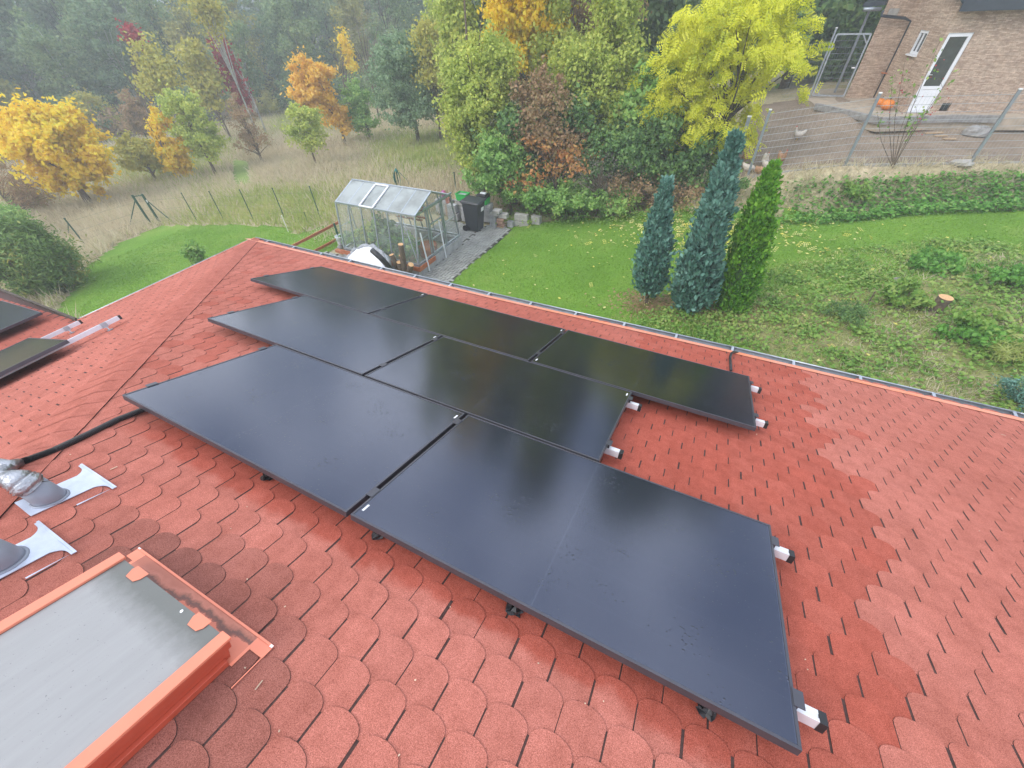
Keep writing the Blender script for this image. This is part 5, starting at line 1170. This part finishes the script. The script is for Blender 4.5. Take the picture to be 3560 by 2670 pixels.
pp = [AY(c5(538, 888), 7.5), AY(c5(575, 920), 7.45), AY(c5(625, 965), 7.45), AY(c5(675, 1020), 7.5), AY(c5(715, 1075), 7.55), AY(c5(735, 1150), 7.6)]
bp_ = thing('black_pipe', 'thick black bent pipe standing before the white cover', 'pipe', pp[-1]); PS_ = []
for i in range(len(pp) - 1):
    for s_ in np.linspace(0, 1, 6, endpoint=False): PS_.append(pp[i] * (1 - s_) + pp[i + 1] * s_)
PS_.append(np.array([pp[-1][0], pp[-1][1], -6.0]))
b_ = MB(); b_.tube(PS_, .075, 16, caps=True); b_.build('tube', M_blackp, bp_, smooth=True)
st = thing('pruned_trunk_clump', 'clump of four pruned stems with fresh orange cut tops beside the greenhouse', 'pruned tree', (-8.0, 8.1, -6.0))
for (tx, ty, bx, by, r) in ((810, 828, 850, 1090, .075), (722, 928, 800, 1110, .07), (797, 1000, 820, 1120, .085), (908, 1022, 885, 1120, .085), (808, 935, 840, 1100, .05)):
    a = AY(c5(tx, ty), 8.12); b = AY(c5(bx, by), 8.15); a[0] += .0; d = a - b
    s_ = MB(); s_.tube([b - d * .3, b, b + d * .55 + np.array([.01, 0, 0]), a], [r * 1.15, r * 1.08, r, r * .97], 12); sm = s_.build('stem', M_bark, st, smooth=False)
    u_ = d / np.linalg.norm(d); c_ = MB(); c_.tube([a, a + u_ * .006], r * .96, 14); c_.build('cut_face', M_cut, sm)

# ============================================================ wheelie bin, blocks, boxes
bn = thing('wheelie_bin', 'dark grey wheelie bin with white sticker by the block pile', 'bin', (-7.75, 12.3, -5.965))
bx, by, bz = -7.72, 12.2, -5.965
def frus(mb_, c, b0, b1, h, mi=0):
    V = [(c[0] + sx * b0[0] / 2, c[1] + sy * b0[1] / 2, c[2]) for sx, sy in ((-1,-1),(1,-1),(1,1),(-1,1))] + [(c[0] + sx * b1[0] / 2 + .02, c[1] + sy * b1[1] / 2, c[2] + h) for sx, sy in ((-1,-1),(1,-1),(1,1),(-1,1))]
    return mb_.add(V, [(0,3,2,1),(4,5,6,7),(0,1,5,4),(1,2,6,5),(2,3,7,6),(3,0,4,7)], mi)
b_ = MB(); frus(b_, (bx, by, bz), (.46, .42), (.62, .54), .93); frus(b_, (bx + .02, by, bz + .93), (.66, .58), (.67, .59), .04); b_.build('body', M_bin, bn, bevel=.02)
b_ = MB(); V = [(bx - .34, by - .31, bz + .97), (bx + .40, by - .31, bz + .97), (bx + .40, by + .31, bz + .97), (bx - .34, by + .31, bz + .97), (bx - .32, by - .28, bz + 1.05), (bx + .36, by - .28, bz + 1.02), (bx + .36, by + .28, bz + 1.02), (bx - .32, by + .28, bz + 1.05)]
b_.add(V, [(0,3,2,1),(4,5,6,7),(0,1,5,4),(1,2,6,5),(2,3,7,6),(3,0,4,7)]); b_.build('lid', M_bin, bn, bevel=.015)
b_ = MB(); b_.tube([(bx - .37, by - .25, bz + .98), (bx - .37, by + .25, bz + .98)], .018, 8); b_.build('handle', M_bin, bn)
for sy in (-1, 1):
    b_ = MB(); b_.tube([(bx - .25, by + sy * .22, bz + .09), (bx - .25, by + sy * .28, bz + .09)], .1, 18); b_.build('wheel', M_blackp, bn)
b_ = MB(); 
V = [(bx + .235 + .055 + .015, by - .03, bz + .66), (bx + .235 + .055 + .015, by + .15, bz + .66), (bx + .235 + .09 + .0, by + .15, bz + .80), (bx + .235 + .09, by - .03, bz + .80)]
b_.add([tuple(np.array(v) + [.012, 0, 0]) for v in V], [(0, 1, 2, 3)]); sk = b_.build('sticker', M_label, bn)
b_ = MB(); b_.add([tuple(np.array(V[0]) + [.016, .03, .05]), tuple(np.array(V[0]) + [.016, .10, .03]), tuple(np.array(V[0]) + [.021, .15, .06]), tuple(np.array(V[0]) + [.024, .08, .09])], [(0, 1, 2, 3)]); b_.build('sticker_print', M_blackp, sk)
blk = [  # x, y, z(base), sx, sy, sz, material, label
 (-8.95, 12.75, -6.0, .42, .25, .24, 0, 'lower grey block at the left end of the block pile behind the bin'), (-8.98, 12.75, -5.75, .36, .22, .30, 0, 'hollow grey block on the leftmost lower block'),
 (-8.45, 12.85, -6.0, .30, .30, .24, 0, 'grey block at pile bottom just left of the bin'), (-8.45, 12.85, -5.76, .28, .28, .24, 0, 'second grey block up just left of the bin'),
 (-8.6, 13.0, -5.98, .6, .25, .48, 1, 'pale block carrying the slabs under the left green box'), (-8.55, 13.0, -5.49, .78, .32, .055, 1, 'lowest of the pale slabs beneath the green boxes'), (-8.52, 13.0, -5.43, .74, .30, .055, 1, 'middle of the pale slabs beneath the green boxes'), (-8.55, 13.02, -5.37, .78, .32, .055, 1, 'topmost of the pale slabs beneath the green boxes'),
 (-7.75, 13.05, -5.98, .5, .28, .5, 0, 'grey block under the black topped green box'), (-7.75, 13.05, -5.47, .56, .3, .12, 0, 'thin grey slab under the black topped green box'),
 (-7.22, 12.75, -6.0, .24, .3, .42, 0, 'upright grey block right of the bin'), (-7.15, 12.72, -5.57, .30, .26, .10, 1, 'pale slab topping the upright grey block'), (-7.05, 12.7, -5.46, .28, .25, .10, 1, 'topmost pale block right of the bin'),
 (-6.95, 12.72, -6.0, .26, .16, .08, 2, 'lowest reddish brick right of the bin'), (-6.93, 12.74, -5.91, .25, .15, .08, 2, 'second reddish brick up right of the bin'), (-6.96, 12.7, -5.82, .24, .15, .08, 2, 'third reddish brick up right of the bin'), (-6.94, 12.72, -5.73, .26, .16, .08, 2, 'top reddish brick right of the bin'),
 (-6.86, 12.8, -5.64, .32, .24, .14, 1, 'pale grey block upon the reddish bricks'),
 (-6.66, 12.95, -6.0, .22, .2, .2, 0, 'small weathered block half hidden in weeds'),
 (-6.30, 13.15, -5.99, .55, .22, .18, 1, 'lower block of the pair standing in the hedge foot'), (-6.32, 13.17, -5.80, .50, .20, .22, 1, 'upper block of the pair standing in the hedge foot'), (-5.80, 13.3, -5.95, .34, .2, .34, 1, 'single pale block right of the block pair'),
 (-9.25, 12.95, -5.98, .28, .24, .42, 2, 'reddish block behind the greenhouse back corner')]
for x, y, z, sx, sy, sz, mi, lab in blk:
    b_ = MB(); a = rng.normal(0, .05); Mz = np.array([[math.cos(a), -math.sin(a), 0], [math.sin(a), math.cos(a), 0], [0, 0, 1]])
    b_.box((0, 0, sz / 2), (sx, sy, sz), Mz)
    o = b_.build('concrete_block' if mi < 2 else 'brick', [M_concrete, M_conc2, M_brick][mi], bevel=.01); o.location = (x, y, z); tag(o, lab, 'block' if mi < 2 else 'brick', 'piled blocks and bricks by the bin')
def crate(label, x, y, z, w, d, h, lidded):
    t = thing('plastic_box', label, 'box', (x, y, z), None, 'green plastic boxes on the blocks')
    b_ = MB(); tk = .012
    b_.box((x, y, z + .01), (w * .86, d * .86, .02))
    V = []; 
    for k, hh in ((.88, 0), (1.0, h), (.96, h), (.84, .02)): V += [(x + sx * w / 2 * k, y + sy * d / 2 * k, z + hh) for sx, sy in ((-1,-1),(1,-1),(1,1),(-1,1))]
    F = [(l * 4 + i, l * 4 + (i + 1) % 4, (l + 1) * 4 + (i + 1) % 4, (l + 1) * 4 + i) for l in range(3) for i in range(4)]
    b_.add(V, F); b_.box((x, y, z + h - .01), (w * 1.05, d * 1.05, .012)) if False else None
    for s_, e in (((-1, -1), (1, -1)), ((1, -1), (1, 1)), ((1, 1), (-1, 1)), ((-1, 1), (-1, -1))): b_.bar((x + s_[0] * w * .51, y + s_[1] * d * .51, z + h), (x + e[0] * w * .51, y + e[1] * d * .51, z + h), .025, .02)
    b_.build('tray', M_gplastic, t)
    if lidded:
        c_ = MB(); c_.box((x, y, z + h + .07), (w * .98, d * .98, .13)); c_.build('black_insert', M_blackp, t, bevel=.02)
        c_ = MB(); c_.box((x + .03, y - .02, z + h + .165), (w * .55, d * .35, .05)); c_.build('white_pack', M_white, t, bevel=.015)
    else:
        c_ = MB(); c_.box((x, y, z + h * .75), (w * .88, d * .88, .02)); c_.build('contents', M_tarpg, t)
crate('open green plastic box with whitish content, left on the slabs', -8.62, 12.98, -5.31, .44, .32, .22, False)
crate('green plastic box with black top and white pack, right on the blocks', -7.78, 13.02, -5.35, .40, .34, .20, True)
b_ = MB(); b_.lathe((-8.22, 13.0, -5.31), [(.02, 0), (.12, .01), (.13, .035), (.05, .06)], 14); tag(b_.build('bowl', M_stone, smooth=True), 'small round grey bowl between the two green boxes', 'bowl')
b_ = MB(); b_.box((-9.55, 13.1, -5.35), (.14, .1, .16)); b_.lathe((-9.55, 13.1, -5.27), [(.09, 0), (.1, .05), (.06, .12), (.01, .14)], 10); tag(b_.build('purple_toy', mat('purple_plastic', (.28, .06, .35), .4, c2=(.6, .1, .12))), 'small purple and red item behind the greenhouse end', 'toy')
b_ = MB(); b_.box((-9.3, 13.0, -5.42), (.16, .14, .22)); tag(b_.build('red_can', mat('red_can_paint', (.35, .04, .025), .4)), 'dark red can behind the greenhouse end', 'can')
b_ = MB(); b_.box((-9.55, 13.1, -5.72), (.7, .3, .5)); tag(b_.build('concrete_block', M_concrete), 'grey block hidden behind the greenhouse carrying the red can', 'block')

# ============================================================ chicken run fence
def fpost(label, x, y, z, h, r=.03):
    t = thing('mesh_fence_post', label, 'fence post', (x, y, z), None, 'steel posts of the chicken run fence')
    b_ = MB(); b_.bar((x, y, z - .2), (x, y, z + h), r * 2); b_.build('post', M_steel, t); c_ = MB(); c_.box((x, y, z + h + .012), (r * 2.3, r * 2.3, .025)); c_.build('post_cap', M_label, t)
FP = [(-.02, 15.9, -4.55), (.46, 15.55, -4.3), (2.93, 16.11, -3.9), (6.09, 17.37, -3.88), (9.3, 18.65, -3.85)]
for (x, y, z), lab in zip(FP, ('thick grey steel post at the shaded left corner of the run', 'grey steel post right beside the thick corner post', 'grey steel post in the middle of the chicken run fence', 'leaning looking grey steel post at the right photo edge', 'grey steel post outside the right photo edge')): fpost(lab, x, y, z, 1.78, .034 if x > .2 else .05)
for i, lab in ((1, 'wire mesh fence panel between left and middle run posts'), (2, 'wire mesh fence panel between middle and right run posts'), (3, 'wire mesh fence panel right of the right run post')):
    a = np.array(FP[i]); b = np.array(FP[i + 1]); w_ = MB(); Lh = np.linalg.norm((b - a)[:2])
    for k in range(10):
        h = .06 + k * .18; w_.tube([a + [0, 0, h], b + [0, 0, h]], .0055, 4)
    n_ = int(Lh / .10)
    for k in range(1, n_): q = a + (b - a) * k / n_; w_.tube([q + [0, 0, .02], q + [0, 0, 1.74]], .0024, 3, caps=False)
    tag(w_.build('mesh_fence', M_wire), lab, 'fence', 'mesh panels of the chicken run')
    e_ = MB(); e_.bar(a + [0, -.02, -.02], b + [0, -.02, -.02], .05, .16); tag(e_.build('fence_kerb', M_conc2), ['', 'concrete kerb under the left run fence panel', 'concrete kerb under the middle run fence panel', 'concrete kerb under the right run fence panel'][i], 'kerb', 'kerbs under the run fence')

# ============================================================ stone clad house behind the run
nb = thing('neighbour_house', 'stone clad house with white door above the chicken run', 'house', (5.5, 22, -3.4))
A_ = np.array([3.30, 24.29]); P2 = np.array([4.28, 24.55]); C_ = np.array([4.87, 21.64]); dW = np.array([1, .3]) / math.hypot(1, .3); E_ = C_ + dW * 10; nW = np.array([-dW[1], dW[0]])
def wallpts(p, z): return (p[0], p[1], z)
b_ = MB()
def wallq(p, q, z0, z1, holes=()):
    """vertical wall p->q with rectangular holes (s0,s1,h0,h1) measured along the wall"""
    p = np.array(p); q = np.array(q); Ln = np.linalg.norm(q - p); d = (q - p) / Ln
    ss = sorted({0, Ln, *[h[0] for h in holes], *[h[1] for h in holes]}); zz = sorted({z0, z1, *[h[2] for h in holes], *[h[3] for h in holes]})
    for s0, s1 in zip(ss[:-1], ss[1:]):
        for h0, h1 in zip(zz[:-1], zz[1:]):
            if any(h[0] <= s0 + 1e-6 and s1 <= h[1] + 1e-6 and h[2] <= h0 + 1e-6 and h1 <= h[3] + 1e-6 for h in holes): continue
            a = p + d * s0; c = p + d * s1; b_.add([(*a, h0), (*c, h0), (*c, h1), (*a, h1)], [(0, 1, 2, 3)])
    for h in holes:   # reveals
        n = np.array([-d[1], d[0]]) * .14; a = p + d * h[0]; c = p + d * h[1]
        for (u, v, z_0, z_1) in ((a, a + n, h[2], h[3]), (c + n, c, h[2], h[3])): b_.add([(*u, z_0), (*v, z_0), (*v, z_1), (*u, z_1)], [(0, 1, 2, 3), (3, 2, 1, 0)])
        for z_ in (h[2], h[3]): b_.add([(*a, z_), (*c, z_), (*(c + n), z_), (*(a + n), z_)], [(0, 1, 2, 3), (3, 2, 1, 0)])
ds0 = float((np.array([4.97, 21.67]) - C_) @ dW); DW0, DW1 = ds0, ds0 + .72
ZB, ZT = -3.75, -.55
wallq(A_, P2, ZB, ZT + .7); l2 = np.linalg.norm(C_ - P2)
wallq(P2, C_, ZB, ZT + .6, [(1.18, 1.85, -1.88, -1.22)]); wallq(C_, E_, ZB, ZT + .3, [(DW0, DW1, -3.38, -1.22), (DW1 + .28, DW1 + .56, -3.33, -3.1)])
bk_a = A_ + np.array([1.6, 6.0]); bk_e = E_ + nW * 8; wallq(bk_a, A_, ZB, ZT + .5); wallq(E_, bk_e, ZB, ZT + .3); wallq(bk_e, bk_a, ZB, ZT + .5)
b_.build('wall', M_clad, nb)
def on(p0, d, s_, z, out=0.0):
    n = np.array([d[1], -d[0]]); q = np.array(p0) + d * s_ + n * out; return np.array([q[0], q[1], z])
# door
dr_ = MB()
def pane_frame(mb_, p0, d, s0, s1, z0, z1, w, depth, inset):
    for a, b, c, e in ((s0, s0 + w, z0, z1), (s1 - w, s1, z0, z1), (s0 + w, s1 - w, z0, z0 + w), (s0 + w, s1 - w, z1 - w, z1)):
        n = np.array([d[1], -d[0], 0]); M_ = np.stack([np.array([*d, 0]), n, np.array([0, 0, 1.])], 1); mb_.box(on(p0, d, (a + b) / 2, (c + e) / 2, -inset), (b - a, depth, e - c), M_)
Md = np.stack([np.array([*dW, 0]), np.array([dW[1], -dW[0], 0]), np.array([0, 0, 1.])], 1)
pane_frame(dr_, C_, dW, DW0, DW1, -3.38, -1.22, .10, .07, .06); dr_.box(on(C_, dW, (DW0 + DW1) / 2, -2.98, -.07), (.54, .03, .62), Md); dr_.box(on(C_, dW, (DW0 + DW1) / 2, -2.66, -.06), (.54, .05, .08), Md)
dd_ = dr_.build('door', M_white, nb); q_ = MB(); q_.box(on(C_, dW, (DW0 + DW1) / 2, -1.97, -.075), (.54, .02, 1.34), Md); q_.build('door_glass', M_pane, dd_)
q_ = MB(); q_.box(on(C_, dW, DW0 + .07, -2.35, -.01), (.03, .03, .12), Md); q_.box(on(C_, dW, DW0 + .12, -2.30, .0), (.12, .02, .02), Md); q_.build('door_handle', M_alu, dd_)
q_ = MB(); q_.box(on(C_, dW, DW1 + .42, -3.21, -.08), (.26, .02, .2), Md); q_.build('cellar_vent', M_dark, nb)
d2 = (C_ - P2) / l2; M2 = np.stack([np.array([*d2, 0]), np.array([d2[1], -d2[0], 0]), np.array([0, 0, 1.])], 1)
w2 = MB(); pane_frame(w2, P2, d2, 1.18, 1.85, -1.88, -1.22, .08, .06, .05); w2.box(on(P2, d2, 1.5, -1.55, -.05), (.05, .05, .6), M2); wn_ = w2.build('small_window', M_white, nb)
q_ = MB(); q_.box(on(P2, d2, 1.515, -1.55, -.07), (.6, .015, .6), M2); q_.build('window_pane', M_pane, wn_); q_ = MB(); q_.box(on(P2, d2, 1.515, -1.90, .03), (.74, .1, .04), M2); q_.build('window_sill', M_white, wn_)
# roof, eaves, pipes
rf_ = MB(); o3 = lambda p, z: (p[0], p[1], z)
e0 = C_ - dW * .15 - nW * .35; e1 = E_ - nW * .35; rz = -.42
rf_.poly([o3(e0, rz), o3(e1, rz), o3(e1 + nW * 5, rz + 2.2), o3(e0 + nW * 5 - dW * .4, rz + 2.2)], .12, (0, 0, 1))
f0 = A_ - dW * .45 - nW * .4; f1 = P2 + dW * .8 - nW * .4
rf_.poly([(2.55, 24.0, -.50), (3.25, 24.2, -.46), (4.1, 29, -.46), (3.2, 29, -.50)], .12, (0, 0, 1)); rf_.poly([o3(A_ - nW * .2 - dW * .1, .22), o3(P2 - nW * .2 + dW * .6, .22), o3(P2 + nW * 4, 1.6), o3(A_ + nW * 4, 1.6)], .1, (0, 0, 1)); rf_.build('roof', M_roof2, nb)
sf = MB(); sf.bar(o3(e0, rz - .16), o3(e1, rz - .16), .03, .24); sf.build('fascia', M_roof2, nb)
gp_ = MB(); gp_.tube([(2.6, 23.95, -.68), (3.15, 24.1, -.68)], .06, 10); gp_.build('gutter', M_steel, nb, smooth=True)
dpt = P2 - nW * .10 + dW * .0; gq = A_ - dW * .12 - nW * .2
gp_ = MB(); gp_.tube([o3(gq, -.72), o3(gq - nW * .02, -.86), o3(gq * .25 + dpt * .75, -.95), o3(dpt, -1.05), o3(dpt, -3.36)], .045, 10); gp_.build('downpipe', M_roof2, nb, smooth=True)
gp_ = MB(); gp_.box(o3(dpt - nW * .06, -2.56), (.34, .22, .025)); gp_.build('rusty_shelf', M_terracotta, nb)
gp_ = MB(); gp_.box(o3(A_ + dW * .3 - nW * .06, -.78), (.34, .02, .2), Md); gp_.build('eaves_box', M_conc2, nb)
# terrace, edging
tz = -3.4; tb = MB(); TP = [(2.2, 22.3), (4.05, 20.2), (6.3, 21.3), (7.6, 21.6), (12, 23), (12, 24.5), (3.2, 27), (1.6, 25.5)]
tb.poly([(x, y, tz) for x, y in TP], .35, (0, 0, 1)); struct(tb.build('terrace', M_terr))
for i, (a, b) in enumerate(((0, 1), (1, 2), (2, 3))):
    k = MB(); k.bar((*TP[a], tz - .02), (*TP[b], tz - .02), .16, .2); tag(k.build('edge_timber', M_stone), ['weathered timber edging the terrace at its left', 'weathered timber edging the terrace under the pumpkins', 'weathered timber edging the terrace near the door'][i], 'edging', 'timbers edging the terrace')
def pumpkin(label, p, r):
    t = thing('pumpkin', label, 'pumpkin', p, None, 'pumpkins on the terrace'); b_ = MB(); prof = [(.05, 0)] + [(math.sin(a) * r, r * .85 - math.cos(a) * r * .8) for a in np.linspace(.25, math.pi - .12, 12)] + [(.02, r * 1.55)]
    b_.lathe((0, 0, 0), prof, 40); b_.v = [tuple(np.array([v[0] * (1 + .07 * math.cos(math.atan2(v[1], v[0]) * 10)), v[1] * (1 + .07 * math.cos(math.atan2(v[1], v[0]) * 10)), v[2]]) + p) for v in b_.v]
    b_.build('shell', M_pumpkin, t, smooth=True); s_ = MB(); s_.tube([p + [0, 0, r * 1.5], p + [.01, 0, r * 1.75], p + [.05, .02, r * 1.95]], [.03, .022, .018], 7); s_.build('stalk', M_barkdk, t)
pumpkin('left pumpkin, partly behind the other on the terrace', AZ(c3(1385, 605), -3.4) + np.array([0, .1, 0]), .16); pumpkin('larger bright orange pumpkin in front on the terrace', AZ(c3(1425, 622), -3.4), .20)
# gate and its fence
gA = np.array([2.1, 24.2]); gB = np.array([3.22, 24.3]); gt2 = thing('mesh_gate', 'galvanised mesh gate beside the stone clad house', 'gate', (*gA, -3.4)); b_ = MB()
z0, z1 = -3.33, -1.38
for a, b in (((*gA, z0), (*gA, z1)), ((*gB, z0), (*gB, z1)), ((*gA, z0), (*gB, z0)), ((*gA, z1), (*gB, z1))): b_.bar(a, b, .055)
b_.bar((*(gB - [.25, 0.02]), z1), (*gB, z1 - .3), .035); b_.bar((*gA, z0 + .3), (*(gA + [.25, 0.02]), z0), .035); b_.build('frame', M_galv, gt2)
b_ = MB()
for k in range(1, 10): z = z0 + (z1 - z0) * k / 10; b_.tube([(*gA, z), (*gB, z)], .005, 4)
for k in range(1, 14): q = gA + (gB - gA) * k / 14; b_.tube([(*q, z0), (*q, z1)], .003, 3)
b_.build('mesh', M_steel, gt2); b_ = MB(); b_.box((*(gB - [.1, .05]), -2.4), (.12, .04, .04)); b_.build('handle', M_label, gt2)
fpost('grey post on the left of the mesh gate', 2.0, 24.15, -3.5, 2.3, .03)
w_ = MB(); a = np.array([1.95, 24.1, -3.4]); b = np.array([.9, 23.2, -3.5])
for k in range(10): w_.tube([a + [0, 0, .1 + k * .19], b + [0, 0, .1 + k * .19]], .005, 4)
for k in range(1, 10): q = a + (b - a) * k / 10; w_.tube([q, q + [0, 0, 1.9]], .003, 3)
tag(w_.build('mesh_fence', M_steel), 'short mesh fence panel left of the gate under the locust', 'fence')
b_ = MB(); b_.bar((3.0, 25.6, -3.4), (3.0, 25.6, -.6), .08); tag(b_.build('timber_post', M_steel), 'grey post standing behind the mesh gate', 'post')

# ============================================================ hens, planks, stones, stumps
def hen(label, px, facing, brown=0, peck=False):
    p = G(*px); t = thing('hen', label, 'hen', p, None, 'hens in the run'); f = np.array([math.cos(facing), math.sin(facing), 0]); s_ = np.array([-f[1], f[0], 0]); u = np.array([0, 0, 1.0]); b_ = MB()
    hd = (f * .25 + u * .10) if peck else (f * .16 + u * .40)
    path = [p - f * .20 + u * .34, p - f * .15 + u * .28, p - f * .08 + u * .22, p + u * .19, p + f * .08 + u * .20, p + f * .13 + u * .25 if not peck else p + f * .15 + u * .19, p + hd - (hd - f * .13 - u * .24) * .3, p + hd, p + hd + f * .03]
    b_.tube(path, [.02, .055, .085, .105, .095, .06, .035, .032, .008], 12); b_.build('body', M_henb if brown else M_hen, t, smooth=True)
    b_ = MB(); b_.tube([p + hd + f * .02, p + hd + f * .06 - u * .008], [.012, .002], 6); b_.build('beak', M_beak, t); b_ = MB()
    for k in range(3): b_.tube([p + hd + u * .025 + f * (.02 - k * .015), p + hd + u * .06 + f * (.02 - k * .015)], [.010, .003], 5)
    b_.tube([p + hd - u * .025 + f * .02, p + hd - u * .05 + f * .02], [.010, .004], 5); b_.build('comb', M_comb, t)
    for k in (-1, 1): b_ = MB(); b_.tube([p + s_ * .04 * k + u * .12, p + s_ * .04 * k], .008, 5); b_.bar(p + s_ * .04 * k + u * .004, p + s_ * .04 * k + f * .05 + u * .004, .025, .008); b_.build('leg', M_beak, t)
for lab, px, fc, br, pk in [('lone white hen in the open middle of the run', c3(925, 795), 3.3, 0, 0), ('upright white hen among the flock by the left posts', c3(735, 940), 4.9, 0, 0), ('white hen between the two left fence posts', c3(640, 985), .3, 0, 1), ('brown and white hen lowest in the flock', c3(700, 1000), 1.0, 1, 1), ('pale hen pecking right of the low flock', c3(750, 972), .2, 0, 1), ('rust brown hen at the right of the flock', c3(825, 928), 5.2, 1, 0), ('rust brown hen hidden behind the thick left post', c3(622, 925), 4.4, 1, 0)]: hen(lab, px, fc, br, pk)
for i, (a, b) in enumerate((((1650, 762), (1745, 760)), ((1700, 776), (1770, 778)), ((1750, 792), (1820, 796)))):
    p = G(*c3(*a)) + [0, 0, .04]; q = G(*c3(*b)) + [0, 0, .06]; k = MB(); k.bar(p, q, .13, .03); tag(k.build('plank', M_plank), ['upper of three short planks lying in the run', 'middle of three short planks lying in the run', 'lower right of three short planks lying in the run'][i], 'plank', 'short planks on the run soil')
def rock(name, label, px, sx, sy, sz, m=M_stone):
    p = G(*px); b_ = MB(); b_.lathe((0, 0, 0), [(.3, -.1), (.5, .1), (.48, .35), (.36, .52), (.12, .6)], 12); b_.v = [tuple(p + np.array(v) * np.array([sx, sy, sz]) * (1 + rng.normal(0, .06))) for v in b_.v]; tag(b_.build(name, m, smooth=False), label, 'stone')
rock('stone', 'large flat grey stone in the run right of the planks', c3(1930, 770), .75, .6, .5); rock('stone', 'flat pale stone at the foot of the right run post', c3(1850, 935), .55, .3, .25, M_conc2)
rock('stone', 'grey stone on bare soil between the middle and right conifer', (1508, 660), .36, .3, .3); rock('stone', 'pale stone in the weeds left of the stump', (1938, 605), .13, .13, .10, M_stone)
sg = G(2018, 672); sh_ = HT(sg, np.array([2027, 630]), 1.5); sp_ = thing('tree_stump', 'freshly cut tree stump with pale top among the weeds', 'stump', sg)
b_ = MB(); b_.tube([sg + [0, 0, -.05], sg + [0, 0, .06], sg + [0, 0, sh_ * .5], sg + [.01, 0, sh_]], [.17, .125, .105, .125], 16); b_.build('trunk', M_bark, sp_); b_ = MB(); b_.tube([sg + [.01, 0, sh_], sg + [.01, 0, sh_ + .008]], .12, 18); b_.build('cut_face', M_cut, sp_)
b_ = MB(); g = G(1873, 660); b_.tube([g, g + [-.02, 0, .34]], .012, 6); tag(b_.build('thin_stick', M_bark), 'thin stick standing upright in the weeds', 'stick')
def wshrub(label, px, r, h, leaf, nl, ls=.08, name='weed_shrub', **kw):
    g = G(*px); return tree(name, label, 'shrub', g, [(0, 0, h * .55, r, r * .8, h * .5)], leaf, ls, 26, nl, .14, .012, h, M_bark, None, 16, split=.03, zmin=.01, **kw)
wshrub('bright green leafy shrub left of the stump', (1945, 662), .42, .5, 'weed', 1100, .10); wshrub('dark green low juniper in the weeds', (1820, 690), .42, .30, 'dark', 1500, .07, aspect=.3)
wshrub('low bright leafed shrub below the stump', (2090, 735), .5, .3, 'ivy', 900, .10); wshrub('yellowing shrub right of the stump', (2110, 720), .6, .4, 'weed', 900, .09); wshrub('blue green conifer sapling at the right edge by the gutter', (2190, 880), .40, .5, 'cypress', 2200, .06, aspect=.25)
wshrub('tangled weeds at the right edge below the ivy bank', (2170, 620), .7, .4, 'ivy', 1500, .09); wshrub('leafy weed patch above the stump', (2020, 575), .75, .28, 'ivy', 1700, .09); wshrub('straw yellow grass tussock at the right edge', (2185, 780), .5, .28, 'drygreen', 1200, .14, aspect=.12)
wshrub('dark climbing shrub on the fence left of the cypress tops', (1560, 455), .5, 1.0, 'dark', 1500, .09)
wshrub('spotted green shrub on the bank beside the fence kerb', (1860, 395), .4, .6, 'weed', 700, .09)
# thin sapling before the white door
g = G(*c3(1450, 985)); Hs = HT(g, np.array(c3(1750, 210)), 6); t = thing('sapling', 'thin almost bare sapling with red berries in front of the white door', 'sapling', g); b_ = MB(); tips = []
for (px, py) in ((1750, 200), (1540, 340), (1700, 560), (1820, 400), (1470, 420), (1620, 640), (1590, 520), (1380, 620)):
    e = at_local(g, c3(px, py)); m_ = e * .5 + np.array([-.06, 0, -.05]); b_.tube([g, g + m_, g + e], [.013, .009, .003], 5); tips += [g + e * k + rng.normal(0, .07, 3) for k in rng.uniform(.55, 1.0, 16)]
    for k in (.4, .55, .7, .85): s0 = g + (m_ * 2 * k if k < .5 else m_ + (e - m_) * (k - .5) * 2); b_.tube([s0, s0 + rng.normal(0, .16, 3) + [0, 0, .14]], [.005, .002], 4)
b_.build('stems', M_bark, t); T_ = np.array(tips) - g; np_mesh('leaves', leaf_quads(T_, .10, np.tile([0, 0, .5], (len(T_), 1)), .6), 4, L['weed'], None, t)
bp2 = T_[rng.random(len(T_)) < .5] + rng.normal(0, .12, 3); np_mesh('berries', leaf_quads(bp2, .045, np.tile([0, 0, .5], (len(bp2), 1)), .9), 4, L['crimson'], None, t)

# ============================================================ haze
hz = MB(); hz.box((0, 0, 12), (860, 860, 60)); hz.v = [(x, y, -12.5 if z < 0 else 17) for x, y, z in hz.v]
hm, hnt, hp0, hout = newmat('haze'); hnt.nodes.remove(hp0); pv = hnt.nodes.new('ShaderNodeVolumePrincipled'); pv.inputs['Density'].default_value = .0042; pv.inputs['Color'].default_value = (.86, .93, .98, 1); pv.inputs['Anisotropy'].default_value = .1
hnt.links.new(pv.outputs[0], hout.inputs['Volume'])
ho = hz.build('haze', hm); ho['kind'] = 'stuff'
